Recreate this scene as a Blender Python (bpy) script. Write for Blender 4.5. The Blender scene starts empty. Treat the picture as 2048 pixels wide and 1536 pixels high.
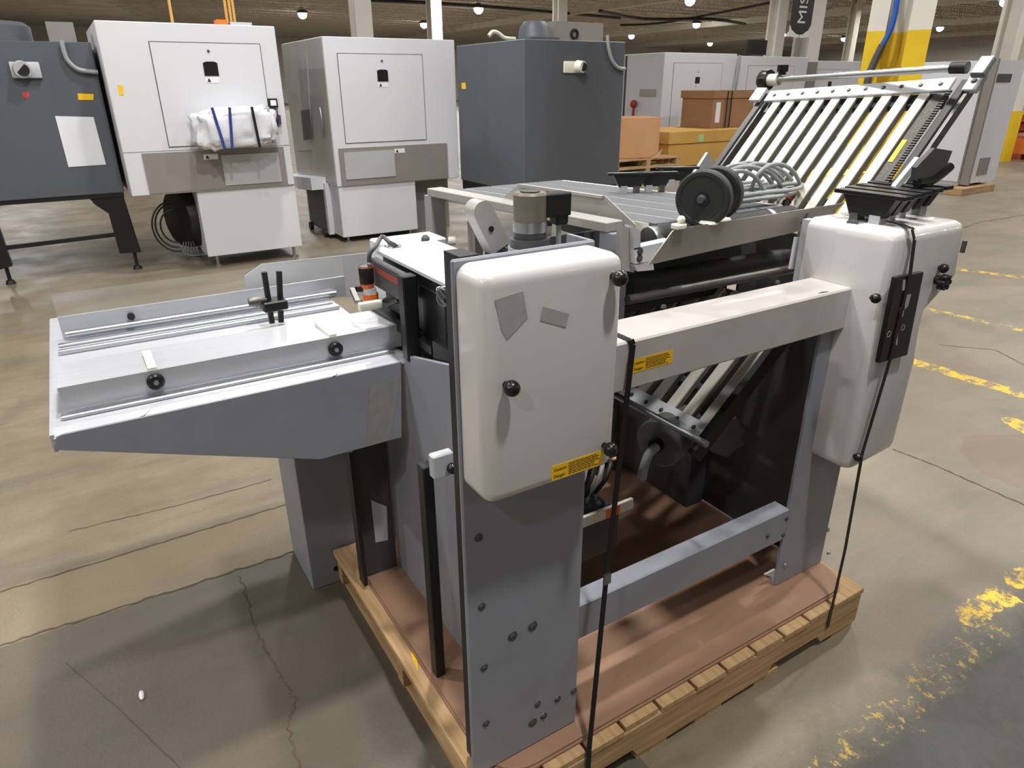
import bpy, bmesh, math, random
from mathutils import Vector as V, Matrix as M
random.seed(7)
PI = math.pi
scn = bpy.context.scene
col = scn.collection

# ------------------------------------------------------------------ camera (solved from the vanishing points of the photograph)
FPX, PITCH, ROLL, YAW, CAMZ = 1373.2, 0.40983, -0.00719, 0.55084, 1.55
def _basis():
    f = V((math.sin(YAW), math.cos(YAW), 0)); r = V((math.cos(YAW), -math.sin(YAW), 0)); u = V((0, 0, 1))
    f2 = f*math.cos(PITCH) - u*math.sin(PITCH); u2 = u*math.cos(PITCH) + f*math.sin(PITCH)
    return r*math.cos(ROLL) + u2*math.sin(ROLL), u2*math.cos(ROLL) - r*math.sin(ROLL), f2
CR, CU, CF = _basis()
CO = V((0, 0, CAMZ))
def ray(u, v): return CR*((u-1024)/FPX) - CU*((v-768)/FPX) + CF
# measured points: where a sight line meets a plane of known depth or height
def PX(u, v, x): d = ray(u, v); return CO + d*(x/d.x)
def PY(u, v, y): d = ray(u, v); return CO + d*(y/d.y)
def PZ(u, v, z): d = ray(u, v); return CO + d*((z-CAMZ)/d.z)
def PP(u, v, p, n): d = ray(u, v); return CO + d*((V(p)-CO).dot(V(n))/d.dot(V(n)))
def XZ(y, *uv): return [(p.x, p.z) for p in (PY(a, b, y) for a, b in uv)]
def YZ(x, *uv): return [(p.y, p.z) for p in (PX(a, b, x) for a, b in uv)]

cam = bpy.data.cameras.new('camera'); co = bpy.data.objects.new('camera', cam); col.objects.link(co)
cam.sensor_width = 36; cam.lens = FPX/2048*36; cam.clip_start = .02; cam.clip_end = 400
m = M.Identity(4)
for i in range(3): m[i][0], m[i][1], m[i][2], m[i][3] = CR[i], CU[i], -CF[i], CO[i]
co.matrix_world = m; scn.camera = co

# ------------------------------------------------------------------ materials
def lin(c): return tuple((x/255/12.92 if x/255 <= .04045 else ((x/255+.055)/1.055)**2.4) for x in c)
def mat(name, rgb, rough=.5, metal=0, var=.06, scale=6, bump=0, bscale=200, spec=.5, stretch=None, coat=0, dirt=None):
    mt = bpy.data.materials.new(name); mt.use_nodes = True; nt = mt.node_tree; N = nt.nodes; b = N['Principled BSDF']
    c = lin(rgb); tc = N.new('ShaderNodeTexCoord'); mp = N.new('ShaderNodeMapping'); nt.links.new(tc.outputs['Object'], mp.inputs[0])
    if stretch: mp.inputs['Scale'].default_value = stretch
    nz = N.new('ShaderNodeTexNoise'); nz.inputs['Scale'].default_value = scale; nz.inputs['Detail'].default_value = 5
    nt.links.new(mp.outputs[0], nz.inputs['Vector'])
    rp = N.new('ShaderNodeValToRGB'); nt.links.new(nz.outputs['Fac'], rp.inputs[0])
    rp.color_ramp.elements[0].position = .3; rp.color_ramp.elements[1].position = .7
    rp.color_ramp.elements[0].color = tuple(x*(1-var) for x in c) + (1,); rp.color_ramp.elements[1].color = tuple(min(1, x*(1+var)) for x in c) + (1,)
    out = rp.outputs[0]
    if dirt:
        n2 = N.new('ShaderNodeTexNoise'); n2.inputs['Scale'].default_value = dirt[1]; n2.inputs['Detail'].default_value = 8; n2.inputs['Roughness'].default_value = .7
        nt.links.new(tc.outputs['Object'], n2.inputs['Vector'])
        r2 = N.new('ShaderNodeValToRGB'); r2.color_ramp.elements[0].position = dirt[2]; r2.color_ramp.elements[1].position = dirt[2]+.12
        nt.links.new(n2.outputs['Fac'], r2.inputs[0]); mx = N.new('ShaderNodeMix'); mx.data_type = 'RGBA'
        nt.links.new(r2.outputs[0], mx.inputs[0]); nt.links.new(out, mx.inputs[6]); mx.inputs[7].default_value = lin(dirt[0]) + (1,); out = mx.outputs[2]
    nt.links.new(out, b.inputs['Base Color'])
    b.inputs['Roughness'].default_value = rough; b.inputs['Metallic'].default_value = metal; b.inputs['Specular IOR Level'].default_value = spec
    b.inputs['Coat Weight'].default_value = coat
    if bump:
        nb = N.new('ShaderNodeTexNoise'); nb.inputs['Scale'].default_value = bscale; nt.links.new(tc.outputs['Object'], nb.inputs['Vector'])
        bp = N.new('ShaderNodeBump'); bp.inputs['Strength'].default_value = bump; bp.inputs['Distance'].default_value = .002
        nt.links.new(nb.outputs['Fac'], bp.inputs['Height']); nt.links.new(bp.outputs[0], b.inputs['Normal'])
    return mt
def emit(name, rgb, s):
    mt = bpy.data.materials.new(name); mt.use_nodes = True; b = mt.node_tree.nodes['Principled BSDF']
    b.inputs['Base Color'].default_value = (.8, .8, .8, 1); b.inputs['Emission Color'].default_value = lin(rgb) + (1,); b.inputs['Emission Strength'].default_value = s
    return mt
def clear(name, rgb, rough=.05, alpha=.25):
    mt = bpy.data.materials.new(name); mt.use_nodes = True; b = mt.node_tree.nodes['Principled BSDF']
    b.inputs['Base Color'].default_value = lin(rgb) + (1,); b.inputs['Roughness'].default_value = rough; b.inputs['Alpha'].default_value = alpha
    return mt
def wood(name, a, b_, scale=3, stretch=(1, 12, 12)):
    mt = mat(name, a, .75, var=.1, scale=scale, stretch=stretch, bump=.25, bscale=60); nt = mt.node_tree; N = nt.nodes
    rp = [n for n in N if n.type == 'VALTORGB'][0]; rp.color_ramp.elements[0].color = lin(b_) + (1,); rp.color_ramp.elements[1].color = lin(a) + (1,)
    return mt

beige = mat('cover_enamel', (206, 202, 200), .22, var=.02, scale=3, coat=.4)
beam_p = mat('beam_enamel', (182, 177, 173), .38, var=.05, scale=8, dirt=((140, 128, 116), 11, .64))
grey = mat('grey_paint', (138, 140, 149), .42, var=.05, scale=9, bump=.06, bscale=500)
greyl = mat('light_grey_paint', (180, 182, 186), .45, var=.04)
dgrey = mat('dark_grey_paint', (70, 70, 72), .5, var=.1)
black = mat('black_paint', (20, 20, 21), .45, var=.2)
blackp = mat('black_plastic', (24, 24, 25), .3, var=.15)
rubber = mat('black_rubber', (32, 33, 34), .6, var=.12)
alu = mat('aluminium', (205, 207, 210), .33, 1, var=.05, scale=5, stretch=(1, 20, 20))
steel = mat('zinc_steel', (180, 184, 186), .35, 1, var=.08, scale=14)
steeld = mat('dull_steel', (110, 108, 104), .5, 1, var=.12, scale=20)
traym = mat('tray_metal', (196, 198, 204), .3, .4, var=.05, scale=4, stretch=(1, 14, 14))
slatw = mat('slat_worn_white', (206, 201, 188), .5, var=.03, scale=30, dirt=((180, 172, 150), 90, .66))
slatd = mat('slat_side', (120, 118, 108), .5, .3, var=.15, scale=25)
chain = mat('oily_steel', (72, 70, 66), .45, .7, var=.35, scale=150)
beltm = mat('grey_belt', (92, 93, 98), .75, var=.06, scale=20, bump=.1)
yellow = mat('yellow_label', (240, 190, 20), .5, var=.03)
inkm = mat('label_ink', (40, 32, 12), .7, var=.02)
white = mat('white_print', (226, 226, 226), .55, var=.02)
orange = mat('orange_plastic', (235, 110, 30), .4, var=.06)
redm = mat('red_strip', (150, 62, 50), .5, var=.08)
whitep = mat('white_nylon', (226, 224, 208), .45, var=.04)
cablem = mat('grey_cable', (150, 154, 154), .5, var=.06)
tape = mat('tape_residue', (168, 165, 164), .6, var=.09, scale=40)
pwood = wood('pallet_wood', (190, 158, 116), (150, 118, 80), 4, (1, 14, 14))
pwoody = wood('pallet_wood_cross', (198, 166, 122), (160, 126, 84), 4, (14, 1, 14))
hardb = mat('hardboard', (150, 116, 92), .7, var=.07, scale=5, bump=.1, dirt=((168, 140, 116), 9, .62))
cabw = mat('cabinet_enamel', (206, 207, 212), .45, var=.02, scale=1.5)
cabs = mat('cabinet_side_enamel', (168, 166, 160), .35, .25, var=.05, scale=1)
cabg = mat('grey_cabinet_panel', (132, 126, 122), .5, var=.03)
cabsil = mat('silver_plate', (188, 190, 194), .45, .3, var=.05, scale=2)
dark = mat('slate_enamel', (80, 84, 91), .5, var=.05, scale=1.2)
seam = mat('seam_dark', (66, 66, 68), .7, var=.05)
card = mat('cardboard', (190, 144, 102), .8, var=.05, scale=3, dirt=((170, 118, 74), 2.2, .62))
cardy = mat('yellow_cardboard', (196, 152, 78), .8, var=.06, scale=3)
cardd = mat('brown_cardboard', (150, 112, 80), .8, var=.08, scale=3)
colw = mat('column_white', (214, 210, 200), .6, var=.04, scale=2)
coly = mat('column_yellow', (222, 186, 20), .55, var=.08, scale=4, dirt=((120, 104, 30), 5, .66))
wrap = mat('plastic_wrap', (214, 216, 222), .22, var=.08, scale=14, bump=.9, bscale=16)
bluem = mat('blue_strap', (40, 58, 130), .5, var=.1)
blueh = mat('blue_hose', (30, 84, 170), .4, var=.05)
rust = mat('red_oxide', (150, 62, 36), .7, var=.2, scale=6)
rusto = mat('orange_steel', (204, 104, 44), .6, var=.1, scale=3)
wallm = mat('wall_paint', (206, 200, 190), .8, var=.05, scale=.3)
joistm = mat('joist_paint', (184, 175, 162), .7, var=.12, scale=1)
paper = mat('paper_sheet', (222, 224, 228), .7, var=.02)
acry = clear('acrylic', (235, 238, 236), .05, .07)
greyw = mat('warm_grey_paint', (160, 157, 152), .45, var=.04)
lampm = emit('lamp_lens', (255, 250, 238), 60)

# ------------------------------------------------------------------ mesh builder
class MB:
    def __init__(s): s.b = bmesh.new()
    def _add(s, vs, fs):
        v = [s.b.verts.new(p) for p in vs]; out = []
        for f in fs:
            try: out.append(s.b.faces.new([v[i] for i in f]))
            except ValueError: pass
        return v, out
    def box(s, x0, x1, y0, y1, z0, z1, bev=0, seg=1):
        v, f = s._add([(x, y, z) for x in (x0, x1) for y in (y0, y1) for z in (z0, z1)], [(0, 1, 3, 2), (4, 6, 7, 5), (0, 4, 5, 1), (2, 3, 7, 6), (0, 2, 6, 4), (1, 5, 7, 3)])
        if bev: s._bev(f, bev, seg)
        return s
    def _bev(s, faces, bev, seg, keep=None):
        es = {e for f in faces for e in f.edges}
        if keep: es = {e for e in es if not keep(e)}
        bmesh.ops.bevel(s.b, geom=list(es), offset=bev, segments=seg, profile=.5, affect='EDGES', clamp_overlap=True)
    def obox(s, c, ax, ay, az, hx, hy, hz, bev=0, seg=1):
        c = V(c); ax, ay, az = V(ax).normalized(), V(ay).normalized(), V(az).normalized()
        v, f = s._add([c + ax*hx*i + ay*hy*j + az*hz*k for i in (-1, 1) for j in (-1, 1) for k in (-1, 1)], [(0, 1, 3, 2), (4, 6, 7, 5), (0, 4, 5, 1), (2, 3, 7, 6), (0, 2, 6, 4), (1, 5, 7, 3)])
        if bev: s._bev(f, bev, seg)
        return s
    def bar(s, p, q, w, h, up=(0, 0, 1), bev=0):
        p, q = V(p), V(q); d = (q-p); L = d.length; d.normalize(); u = V(up); sd = d.cross(u)
        if sd.length < 1e-4: sd = d.cross(V((1, 0, 0)))
        sd.normalize(); u = sd.cross(d)
        return s.obox((p+q)/2, d, sd, u, L/2, w/2, h/2, bev)
    def prism(s, pts, axis, a, b, bev=0, seg=1, back=None):
        mk = {'x': lambda t, p: (t, p[0], p[1]), 'y': lambda t, p: (p[0], t, p[1]), 'z': lambda t, p: (p[0], p[1], t)}[axis]; n = len(pts)
        v, f = s._add([mk(a, p) for p in pts] + [mk(b, p) for p in pts], [tuple(range(n)), tuple(range(2*n-1, n-1, -1))] + [(i, i+n, (i+1) % n + n, (i+1) % n) for i in range(n)])
        if bev:
            k = None
            if back is not None:
                i = 'xyz'.index(axis); k = lambda e: all(abs(w.co[i]-back) < 1e-6 for w in e.verts)
            s._bev(f, bev, seg, k)
        return s
    def slab(s, pts, n, t):
        n = V(n).normalized()*t; pts = [V(p) for p in pts]; k = len(pts)
        s._add(pts + [p+n for p in pts], [tuple(range(k)), tuple(range(2*k-1, k-1, -1))] + [(i, i+k, (i+1) % k + k, (i+1) % k) for i in range(k)]); return s
    def cyl(s, p, q, r, r2=None, n=24, caps=True):
        return s.lathe(p, q, [(0, r), (1, r if r2 is None else r2)], n, caps)
    def lathe(s, p, q, prof, n=24, caps=True):
        p, q = V(p), V(q); d = q-p; dn = d.normalized(); a = dn.orthogonal().normalized(); b = dn.cross(a)
        vs = [p + d*t + (a*math.cos(2*PI*i/n) + b*math.sin(2*PI*i/n))*r for t, r in prof for i in range(n)]
        fs = [(k*n+i, k*n+(i+1) % n, (k+1)*n+(i+1) % n, (k+1)*n+i) for k in range(len(prof)-1) for i in range(n)]
        if caps: fs += [tuple(range(n-1, -1, -1)), tuple(range((len(prof)-1)*n, len(prof)*n))]
        s._add(vs, fs); return s
    def tube(s, pts, r, n=8, smooth=4):
        pts = [V(p) for p in pts]
        if smooth and len(pts) > 2:
            q = []
            for i in range(len(pts)-1):
                p0, p1, p2, p3 = pts[max(i-1, 0)], pts[i], pts[i+1], pts[min(i+2, len(pts)-1)]
                for k in range(smooth):
                    t = k/smooth; q.append(.5*((2*p1) + (p2-p0)*t + (2*p0-5*p1+4*p2-p3)*t*t + (3*p1-p0-3*p2+p3)*t**3))
            pts = q + [pts[-1]]
        a = (pts[1]-pts[0]).orthogonal().normalized(); vs = []
        for i, p in enumerate(pts):
            d = (pts[min(i+1, len(pts)-1)] - pts[max(i-1, 0)]).normalized(); a = (a - d*a.dot(d)).normalized(); b = d.cross(a)
            vs += [p + (a*math.cos(2*PI*k/n) + b*math.sin(2*PI*k/n))*r for k in range(n)]
        L = len(pts)
        s._add(vs, [(i*n+k, i*n+(k+1) % n, (i+1)*n+(k+1) % n, (i+1)*n+k) for i in range(L-1) for k in range(n)] + [tuple(range(n-1, -1, -1)), tuple(range((L-1)*n, L*n))]); return s
    def ball(s, c, r, sx=1, sy=1, sz=1, n=16):
        mt = M.Translation(V(c)) @ M.Diagonal((r*sx, r*sy, r*sz, 1)); bmesh.ops.create_uvsphere(s.b, u_segments=n, v_segments=n//2+2, radius=1, matrix=mt); return s
    def build(s, name, mt, parent=None, kind=None, label=None, cat=None, group=None, sharp=35):
        bmesh.ops.recalc_face_normals(s.b, faces=s.b.faces)
        lo = V([min(v.co[i] for v in s.b.verts) for i in range(3)]); hi = V([max(v.co[i] for v in s.b.verts) for i in range(3)])
        c = V(((lo.x+hi.x)/2, (lo.y+hi.y)/2, lo.z))
        for v in s.b.verts: v.co -= c
        me = bpy.data.meshes.new(name); s.b.to_mesh(me); s.b.free(); me.materials.append(mt)
        for p in me.polygons: p.use_smooth = True
        me.set_sharp_from_angle(angle=math.radians(sharp))
        o = bpy.data.objects.new(name, me); col.objects.link(o); place(o, c, parent); tag(o, label, cat, group, kind); return o
def wloc(o):
    p = V(o.location)
    while o.parent: o = o.parent; p += V(o.location)
    return p
def place(o, c, parent):
    if parent: o.parent = parent; o.location = V(c) - wloc(parent)
    else: o.location = c
def tag(o, label=None, cat=None, group=None, kind=None):
    for k, v in (('label', label), ('category', cat), ('group', group), ('kind', kind)):
        if v: o[k] = v
    return o
def thing(name, loc, label, cat, group=None):
    o = bpy.data.objects.new(name, None); col.objects.link(o); o.location = loc; o.empty_display_size = .05; return tag(o, label, cat, group)
def kids(o): return [c for c in bpy.data.objects if c.parent == o]
def copy_tree(o, loc=None, label=None, parent=None):
    c = o.copy(); col.objects.link(c)
    if parent: c.parent = parent
    if loc is not None: c.location = loc
    if label: c['label'] = label
    for k in kids(o): copy_tree(k, parent=c)
    return c
def text(name, s, size, mt, loc, rot, parent, ext=.0004, sx=1):
    cu = bpy.data.curves.new(name, 'FONT'); cu.body = s; cu.size = size; cu.extrude = ext; cu.materials.append(mt)
    o = bpy.data.objects.new(name, cu); col.objects.link(o); dg = bpy.context.evaluated_depsgraph_get(); dg.update()
    me = bpy.data.meshes.new_from_object(o.evaluated_get(dg)); bpy.data.objects.remove(o); o = bpy.data.objects.new(name, me); col.objects.link(o); o.rotation_euler = rot; o.scale.x = sx; place(o, loc, parent); return o
def knob(parent, c, n=(0, -1, 0), r=.014, stem=.02, name='knob', mt=None):
    c = V(c); n = V(n).normalized(); b = MB().cyl(c, c+n*stem, r*.45, n=12); b.ball(c+n*(stem+r*.4), r); return b.build(name, mt or blackp, parent)
def bolt(parent, c, n=(0, -1, 0), r=.006, h=.004, mt=None, name='bolt'):
    c = V(c); n = V(n).normalized(); return MB().lathe(c-n*.001, c+n*h, [(0, r*1.5), (.3, r*1.5), (.31, r), (1, r*.9)], 8).build(name, mt or steeld, parent)

# ================================================================== SETTING
def floor_mat():
    mt = bpy.data.materials.new('concrete_floor'); mt.use_nodes = True; nt = mt.node_tree; N = nt.nodes; L = nt.links; b = N['Principled BSDF']
    tc = N.new('ShaderNodeTexCoord')
    def noise(sc, det=6, ro=.6, vec=None, dist=0):
        n = N.new('ShaderNodeTexNoise'); n.inputs['Scale'].default_value = sc; n.inputs['Detail'].default_value = det; n.inputs['Roughness'].default_value = ro; n.inputs['Distortion'].default_value = dist
        L.new(vec or tc.outputs['Object'], n.inputs['Vector']); return n.outputs['Fac']
    def ramp(f, a, b_, ca, cb):
        r = N.new('ShaderNodeValToRGB'); L.new(f, r.inputs[0]); e = r.color_ramp.elements; e[0].position = a; e[1].position = b_; e[0].color = ca; e[1].color = cb; return r.outputs[0]
    def mix(f, a, c):
        x = N.new('ShaderNodeMix'); x.data_type = 'RGBA'
        for s_, v in ((0, f), (6, a), (7, c)):
            if hasattr(v, 'links'): L.new(v, x.inputs[s_])
            else: x.inputs[s_].default_value = v
        return x.outputs[2]
    def math_(op, a, c=None):
        x = N.new('ShaderNodeMath'); x.operation = op
        for i, v in enumerate((a, c)):
            if v is None: continue
            if hasattr(v, 'links'): L.new(v, x.inputs[i])
            else: x.inputs[i].default_value = v
        return x.outputs[0]
    W, K = (1, 1, 1, 1), (0, 0, 0, 1)
    base = ramp(noise(.9, 8, .65), .3, .7, lin((104, 94, 77)) + (1,), lin((136, 124, 102)) + (1,))
    mp = N.new('ShaderNodeMapping'); L.new(tc.outputs['Object'], mp.inputs[0]); mp.inputs['Scale'].default_value = (.5, 2.4, 1); mp.inputs['Rotation'].default_value = (0, 0, .12)
    base = mix(ramp(noise(1.3, 8, .7, mp.outputs[0]),   .47, .72, K, (.8, .8, .8, 1)), base, lin((90, 82, 68)) + (1,))
    base = mix(ramp(noise(2.3, 4, .5, dist=1.5), .62, .7, K, (.35, .35, .35, 1)), base, lin((92, 86, 76)) + (1,))
    base = mix(ramp(noise(38, 6, .75), .56, .74, K, (.3, .3, .3, 1)), base, lin((84, 77, 66)) + (1,))
    base = mix(ramp(noise(120, 3, .6), .62, .72, K, (.35, .35, .35, 1)), base, lin((176, 166, 148)) + (1,))
    sep = N.new('ShaderNodeSeparateXYZ'); L.new(tc.outputs['Object'], sep.inputs[0])
    # the strip between the two saw cuts left of the pallet is an older pour, yellower and pitted
    strip = math_('MULTIPLY', math_('GREATER_THAN', sep.outputs[1], 2.17), math_('LESS_THAN', sep.outputs[1], 2.49)); strip = math_('MULTIPLY', strip, math_('LESS_THAN', sep.outputs[0], 1.2))
    base = mix(math_('MULTIPLY', strip, .35), base, lin((140, 124, 94)) + (1,))
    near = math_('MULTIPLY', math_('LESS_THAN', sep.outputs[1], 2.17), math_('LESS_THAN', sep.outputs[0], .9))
    base = mix(math_('MULTIPLY', near, .7), base, lin((80, 75, 66)) + (1,))  # shade over the floor left of the pallet, painted into its colour
    right = math_('MINIMUM', math_('MAXIMUM', math_('MULTIPLY', math_('SUBTRACT', sep.outputs[0], 1.0), .6), 0), 1)
    base = mix(math_('MULTIPLY', right, .35), base, lin((140, 133, 121)) + (1,))
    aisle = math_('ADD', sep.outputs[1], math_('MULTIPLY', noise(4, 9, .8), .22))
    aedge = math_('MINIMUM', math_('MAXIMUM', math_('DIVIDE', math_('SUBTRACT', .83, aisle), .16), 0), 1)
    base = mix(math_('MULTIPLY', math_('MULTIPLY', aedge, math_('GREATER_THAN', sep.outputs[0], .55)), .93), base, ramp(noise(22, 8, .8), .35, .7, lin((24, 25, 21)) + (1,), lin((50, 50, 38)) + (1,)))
    wob = noise(6, 9, .75)
    def seg(a, c, w):
        a, c = V(a), V(c); d = c-a; LL = d.length_squared
        t = math_('DIVIDE', math_('ADD', math_('MULTIPLY', math_('SUBTRACT', sep.outputs[0], a.x), d.x), math_('MULTIPLY', math_('SUBTRACT', sep.outputs[1], a.y), d.y)), LL)
        t = math_('MINIMUM', math_('MAXIMUM', t, 0), 1)
        px = math_('SUBTRACT', math_('SUBTRACT', sep.outputs[0], a.x), math_('MULTIPLY', t, d.x)); py = math_('SUBTRACT', math_('SUBTRACT', sep.outputs[1], a.y), math_('MULTIPLY', t, d.y))
        return math_('LESS_THAN', math_('ADD', math_('SQRT', math_('ADD', math_('MULTIPLY', px, px), math_('MULTIPLY', py, py))), math_('MULTIPLY', math_('SUBTRACT', wob, .5), .16)), w)
    wear = ramp(noise(9, 8, .75), .5, .56, K, W); wear2 = ramp(noise(16, 8, .75), .45, .54, K, W)
    ys = [(seg((4.1, 2.06, 0), (4.12, 1.1, 0), .05), wear2), (seg((5.23, 2.55, 0), (5.28, 1.9, 0), .04), wear), (seg((2.12, .69, 0), (2.32, .685, 0), .04), wear2), (seg((2.4, .70, 0), (2.9, .69, 0), .035), wear2), (seg((1.0, .58, 0), (2.1, .62, 0), .05), ramp(noise(26, 8, .8), .54, .6, K, (.5, .5, .5, 1))), (seg((3.72, 1.3, 0), (3.6, 1.02, 0), .05), wear2), (seg((6.6, 3.2, 0), (6.9, 2.4, 0), .05), wear)]
    for g, wv in ys: base = mix(math_('MULTIPLY', g, wv), base, lin((224, 186, 40)) + (1,))
    base = mix(math_('MULTIPLY', seg((3.35, 1.05, 0), (3.6, .9, 0), .28), .35), base, lin((120, 84, 70)) + (1,))
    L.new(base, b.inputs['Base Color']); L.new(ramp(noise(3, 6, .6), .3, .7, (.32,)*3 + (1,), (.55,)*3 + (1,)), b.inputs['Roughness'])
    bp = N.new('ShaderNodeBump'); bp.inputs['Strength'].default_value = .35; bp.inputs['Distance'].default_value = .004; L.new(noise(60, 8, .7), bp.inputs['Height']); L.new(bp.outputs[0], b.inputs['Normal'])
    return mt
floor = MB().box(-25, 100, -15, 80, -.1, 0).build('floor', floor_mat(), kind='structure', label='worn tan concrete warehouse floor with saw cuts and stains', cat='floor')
floor.data.transform(M.Translation(floor.location)); floor.location = (0, 0, 0)
crackm = mat('crack_dirt', (88, 76, 62), .9, var=.2, scale=30)
def ribbon(pts, w, jit, name, n=14):
    b = MB(); P = [V((p[0], p[1], 0)) for p in pts]; Q = []
    for i in range(len(P)-1):
        for k in range(n): Q.append(P[i].lerp(P[i+1], k/n) + V((random.uniform(-jit, jit), random.uniform(-jit, jit), 0)))
    Q.append(P[-1]); vs = []; fs = []
    for i, p in enumerate(Q):
        d = (Q[min(i+1, len(Q)-1)] - Q[max(i-1, 0)]).normalized(); sd = V((-d.y, d.x, 0))*w*random.uniform(.35, 1)
        vs += [p+sd+V((0, 0, .0012)), p-sd+V((0, 0, .0012))]
        if i: fs.append((2*i-2, 2*i-1, 2*i+1, 2*i))
    b._add(vs, fs); return b.build(name, crackm, floor)
ribbon([(-3, 2.19), (-.5, 2.18), (.39, 2.165), (1.2, 2.15)], .005, .006, 'joint', 40)
ribbon([(-3, 2.48), (-.5, 2.475), (.45, 2.49), (1.2, 2.49)], .005, .004, 'joint', 40)
ribbon([(-.3, 2.75), (.1, 2.72), (.45, 2.72)], .003, .003, 'joint')
cr = [PZ(u, v, 0) for u, v in ((478, 1150), (495, 1200), (512, 1260), (530, 1300), (552, 1330), (572, 1370), (590, 1400), (575, 1450), (600, 1536))]
ribbon(cr, .0035, .006, 'crack', 9)
ribbon([PZ(u, v, 0) for u, v in ((1785, 898), (1880, 935), (2048, 1010))], .005, .004, 'joint', 20)
ribbon([PZ(u, v, 0) for u, v in ((1880, 690), (1990, 700), (2048, 730))], .004, .004, 'crack', 10)
ribbon([PZ(u, v, 0) for u, v in ((1840, 480), (1960, 445), (2048, 430))], .012, .01, 'joint', 20)
ribbon([PZ(u, v, 0) for u, v in ((130, 1325), (250, 1430), (360, 1536))], .002, .002, 'crack', 10)

def deck_mat():
    mt = mat('ceiling_deck', (204, 198, 188), .8, var=.15, scale=.6); nt = mt.node_tree; N = nt.nodes; b = N['Principled BSDF']
    tc = N.new('ShaderNodeTexCoord'); w = N.new('ShaderNodeTexWave'); w.bands_direction = 'Y'; w.inputs['Scale'].default_value = .9; w.inputs['Distortion'].default_value = 0; nt.links.new(tc.outputs['Object'], w.inputs['Vector'])
    bp = N.new('ShaderNodeBump'); bp.inputs['Strength'].default_value = .8; bp.inputs['Distance'].default_value = .08; nt.links.new(w.outputs['Fac'], bp.inputs['Height']); nt.links.new(bp.outputs[0], b.inputs['Normal'])
    return mt
MB().box(-25, 100, -15, 80, 6.7, 6.8).build('ceiling', deck_mat(), kind='structure', label='brown ribbed metal roof deck high above the machines', cat='ceiling')
MB().box(-25, 100, 80, 80.3, 0, 6.8).build('wall_back', wallm, kind='structure', label='far pale warehouse wall behind the columns', cat='wall')
MB().box(100, 100.3, -15, 80, 0, 6.8).build('wall_right', wallm, kind='structure', label='far greyish warehouse wall at the end of the hall', cat='wall')
MB().box(-25.3, -25, -15, 80, 0, 6.8).build('wall_left', wallm, kind='structure', label='warehouse wall out beyond the dark oven cabinets', cat='wall')
MB().box(-25, 100, -15.3, -15, 0, 6.8).build('wall_front', wallm, kind='structure', label='warehouse wall behind the camera', cat='wall')
# open-web roof joists, one object each
def joist(y, x0, x1, z0=6.1, z1=6.62):
    b = MB(); b.box(x0, x1, y-.05, y+.05, z0, z0+.07); b.box(x0, x1, y-.05, y+.05, z1-.07, z1); x = x0; k = 0
    while x < x1-1:
        b.bar((x, y, z0 if k % 2 else z1), (x+.7, y, z1 if k % 2 else z0), .035, .035); x += .7; k += 1
    return b.build('ceiling_beam', joistm, kind='structure', label='open-web steel roof joist under the brown deck', cat='roof joist', group='roof joists')
for i in range(36): joist(16+i*1.75, -6+i*.5, 98)
for x in (30, 46, 62, 78): MB().box(x-.14, x+.14, 18, 80, 5.75, 6.15).build('ceiling_beam', colw if x in (46, 62) else joistm, kind='structure', label='long roof girder carrying the joists', cat='roof girder', group='roof girders')

# ================================================================== LIGHTS
def lamp(x, y, z=5.75, e=420, size=.34):
    l = bpy.data.lights.new('bay_or_fill', 'AREA'); l.shape = 'DISK'; l.size = size; l.energy = e; l.color = (1, .985, .965)
    o = bpy.data.objects.new('bay_or_fill_light', l); col.objects.link(o); o.location = (x, y, z)
for (x, y, e) in ((.9, -.6, 245), (-3.6, -1.8, 100), (-8.5, -.3, 430), (1.2, 2.05, 285), (-1.8, 3.4, 185), (1.7, 5.3, 260), (6.2, 1.9, 230), (8.4, 6.4, 300), (-7.5, 3.0, 260), (-4.5, 9, 260), (1.5, -8.5, 60), (-5.0, -7.5, 70), (8.0, -7.0, 60)): lamp(x, y, e=e)  # far row behind the camera and lamp left of slate cabinet: added fill
for y in (12, 19.5, 28, 38, 50, 64):
    for x in (-6, 3, 12, 21, 31, 43, 57, 72, 88): lamp(x + (y*.1), y, e=540 if y > 25 else 215, size=.5)
for y in (-7, 4): 
    for x in (15, 24, 34, 48): lamp(x, y, e=420, size=.5)
# visible fixtures far down the hall
def fixture(p, first=[None]):
    if first[0] is None:
        r = thing('high_bay_lamp', p, 'bright LED high-bay lamp hanging from the warehouse roof far off', 'ceiling lamp', 'high-bay lamps')
        MB().lathe(p + V((0, 0, .1)), p + V((0, 0, .42)), [(0, .42), (.3, .36), (.6, .2), (1, .12)], 20).build('housing', dgrey, r)
        MB().lathe(p, p + V((0, 0, .1)), [(-2.2, .06), (-1.7, .17), (-.8, .25), (0, .27), (1, .26)], 20).build('lens', lampm, r)
        MB().cyl(p + V((0, 0, .42)), V((p.x, p.y, 6.65)), .02, n=6).build('hanger', dgrey, r)
        first[0] = r
    else: r = copy_tree(first[0], p)
    return r
FX = ((605, 30, 'just above the gap between the two white cabinets'), (848, 50, 'over the white cabinet with shelf, lower of two there'), (957, 20, 'above the dark slate box corner, near its fan'),
      (1380, 3, 'topmost of the row over the distant white cabinets'), (1393, 50, 'in the middle of the row over the distant cabinets'), (1263, 73, 'beside the dark slate box, low over distant cabinets'),
      (1420, 88, 'lowest over the distant cabinet with black latch'), (1565, 70, 'between the two thin white columns by the banner'), (1688, 78, 'beside the yellow column on its banner side'),
      (1880, 57, 'beyond the yellow column, towards the white panel'), (2010, 5, 'in the top corner above the orange stack'))
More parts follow.
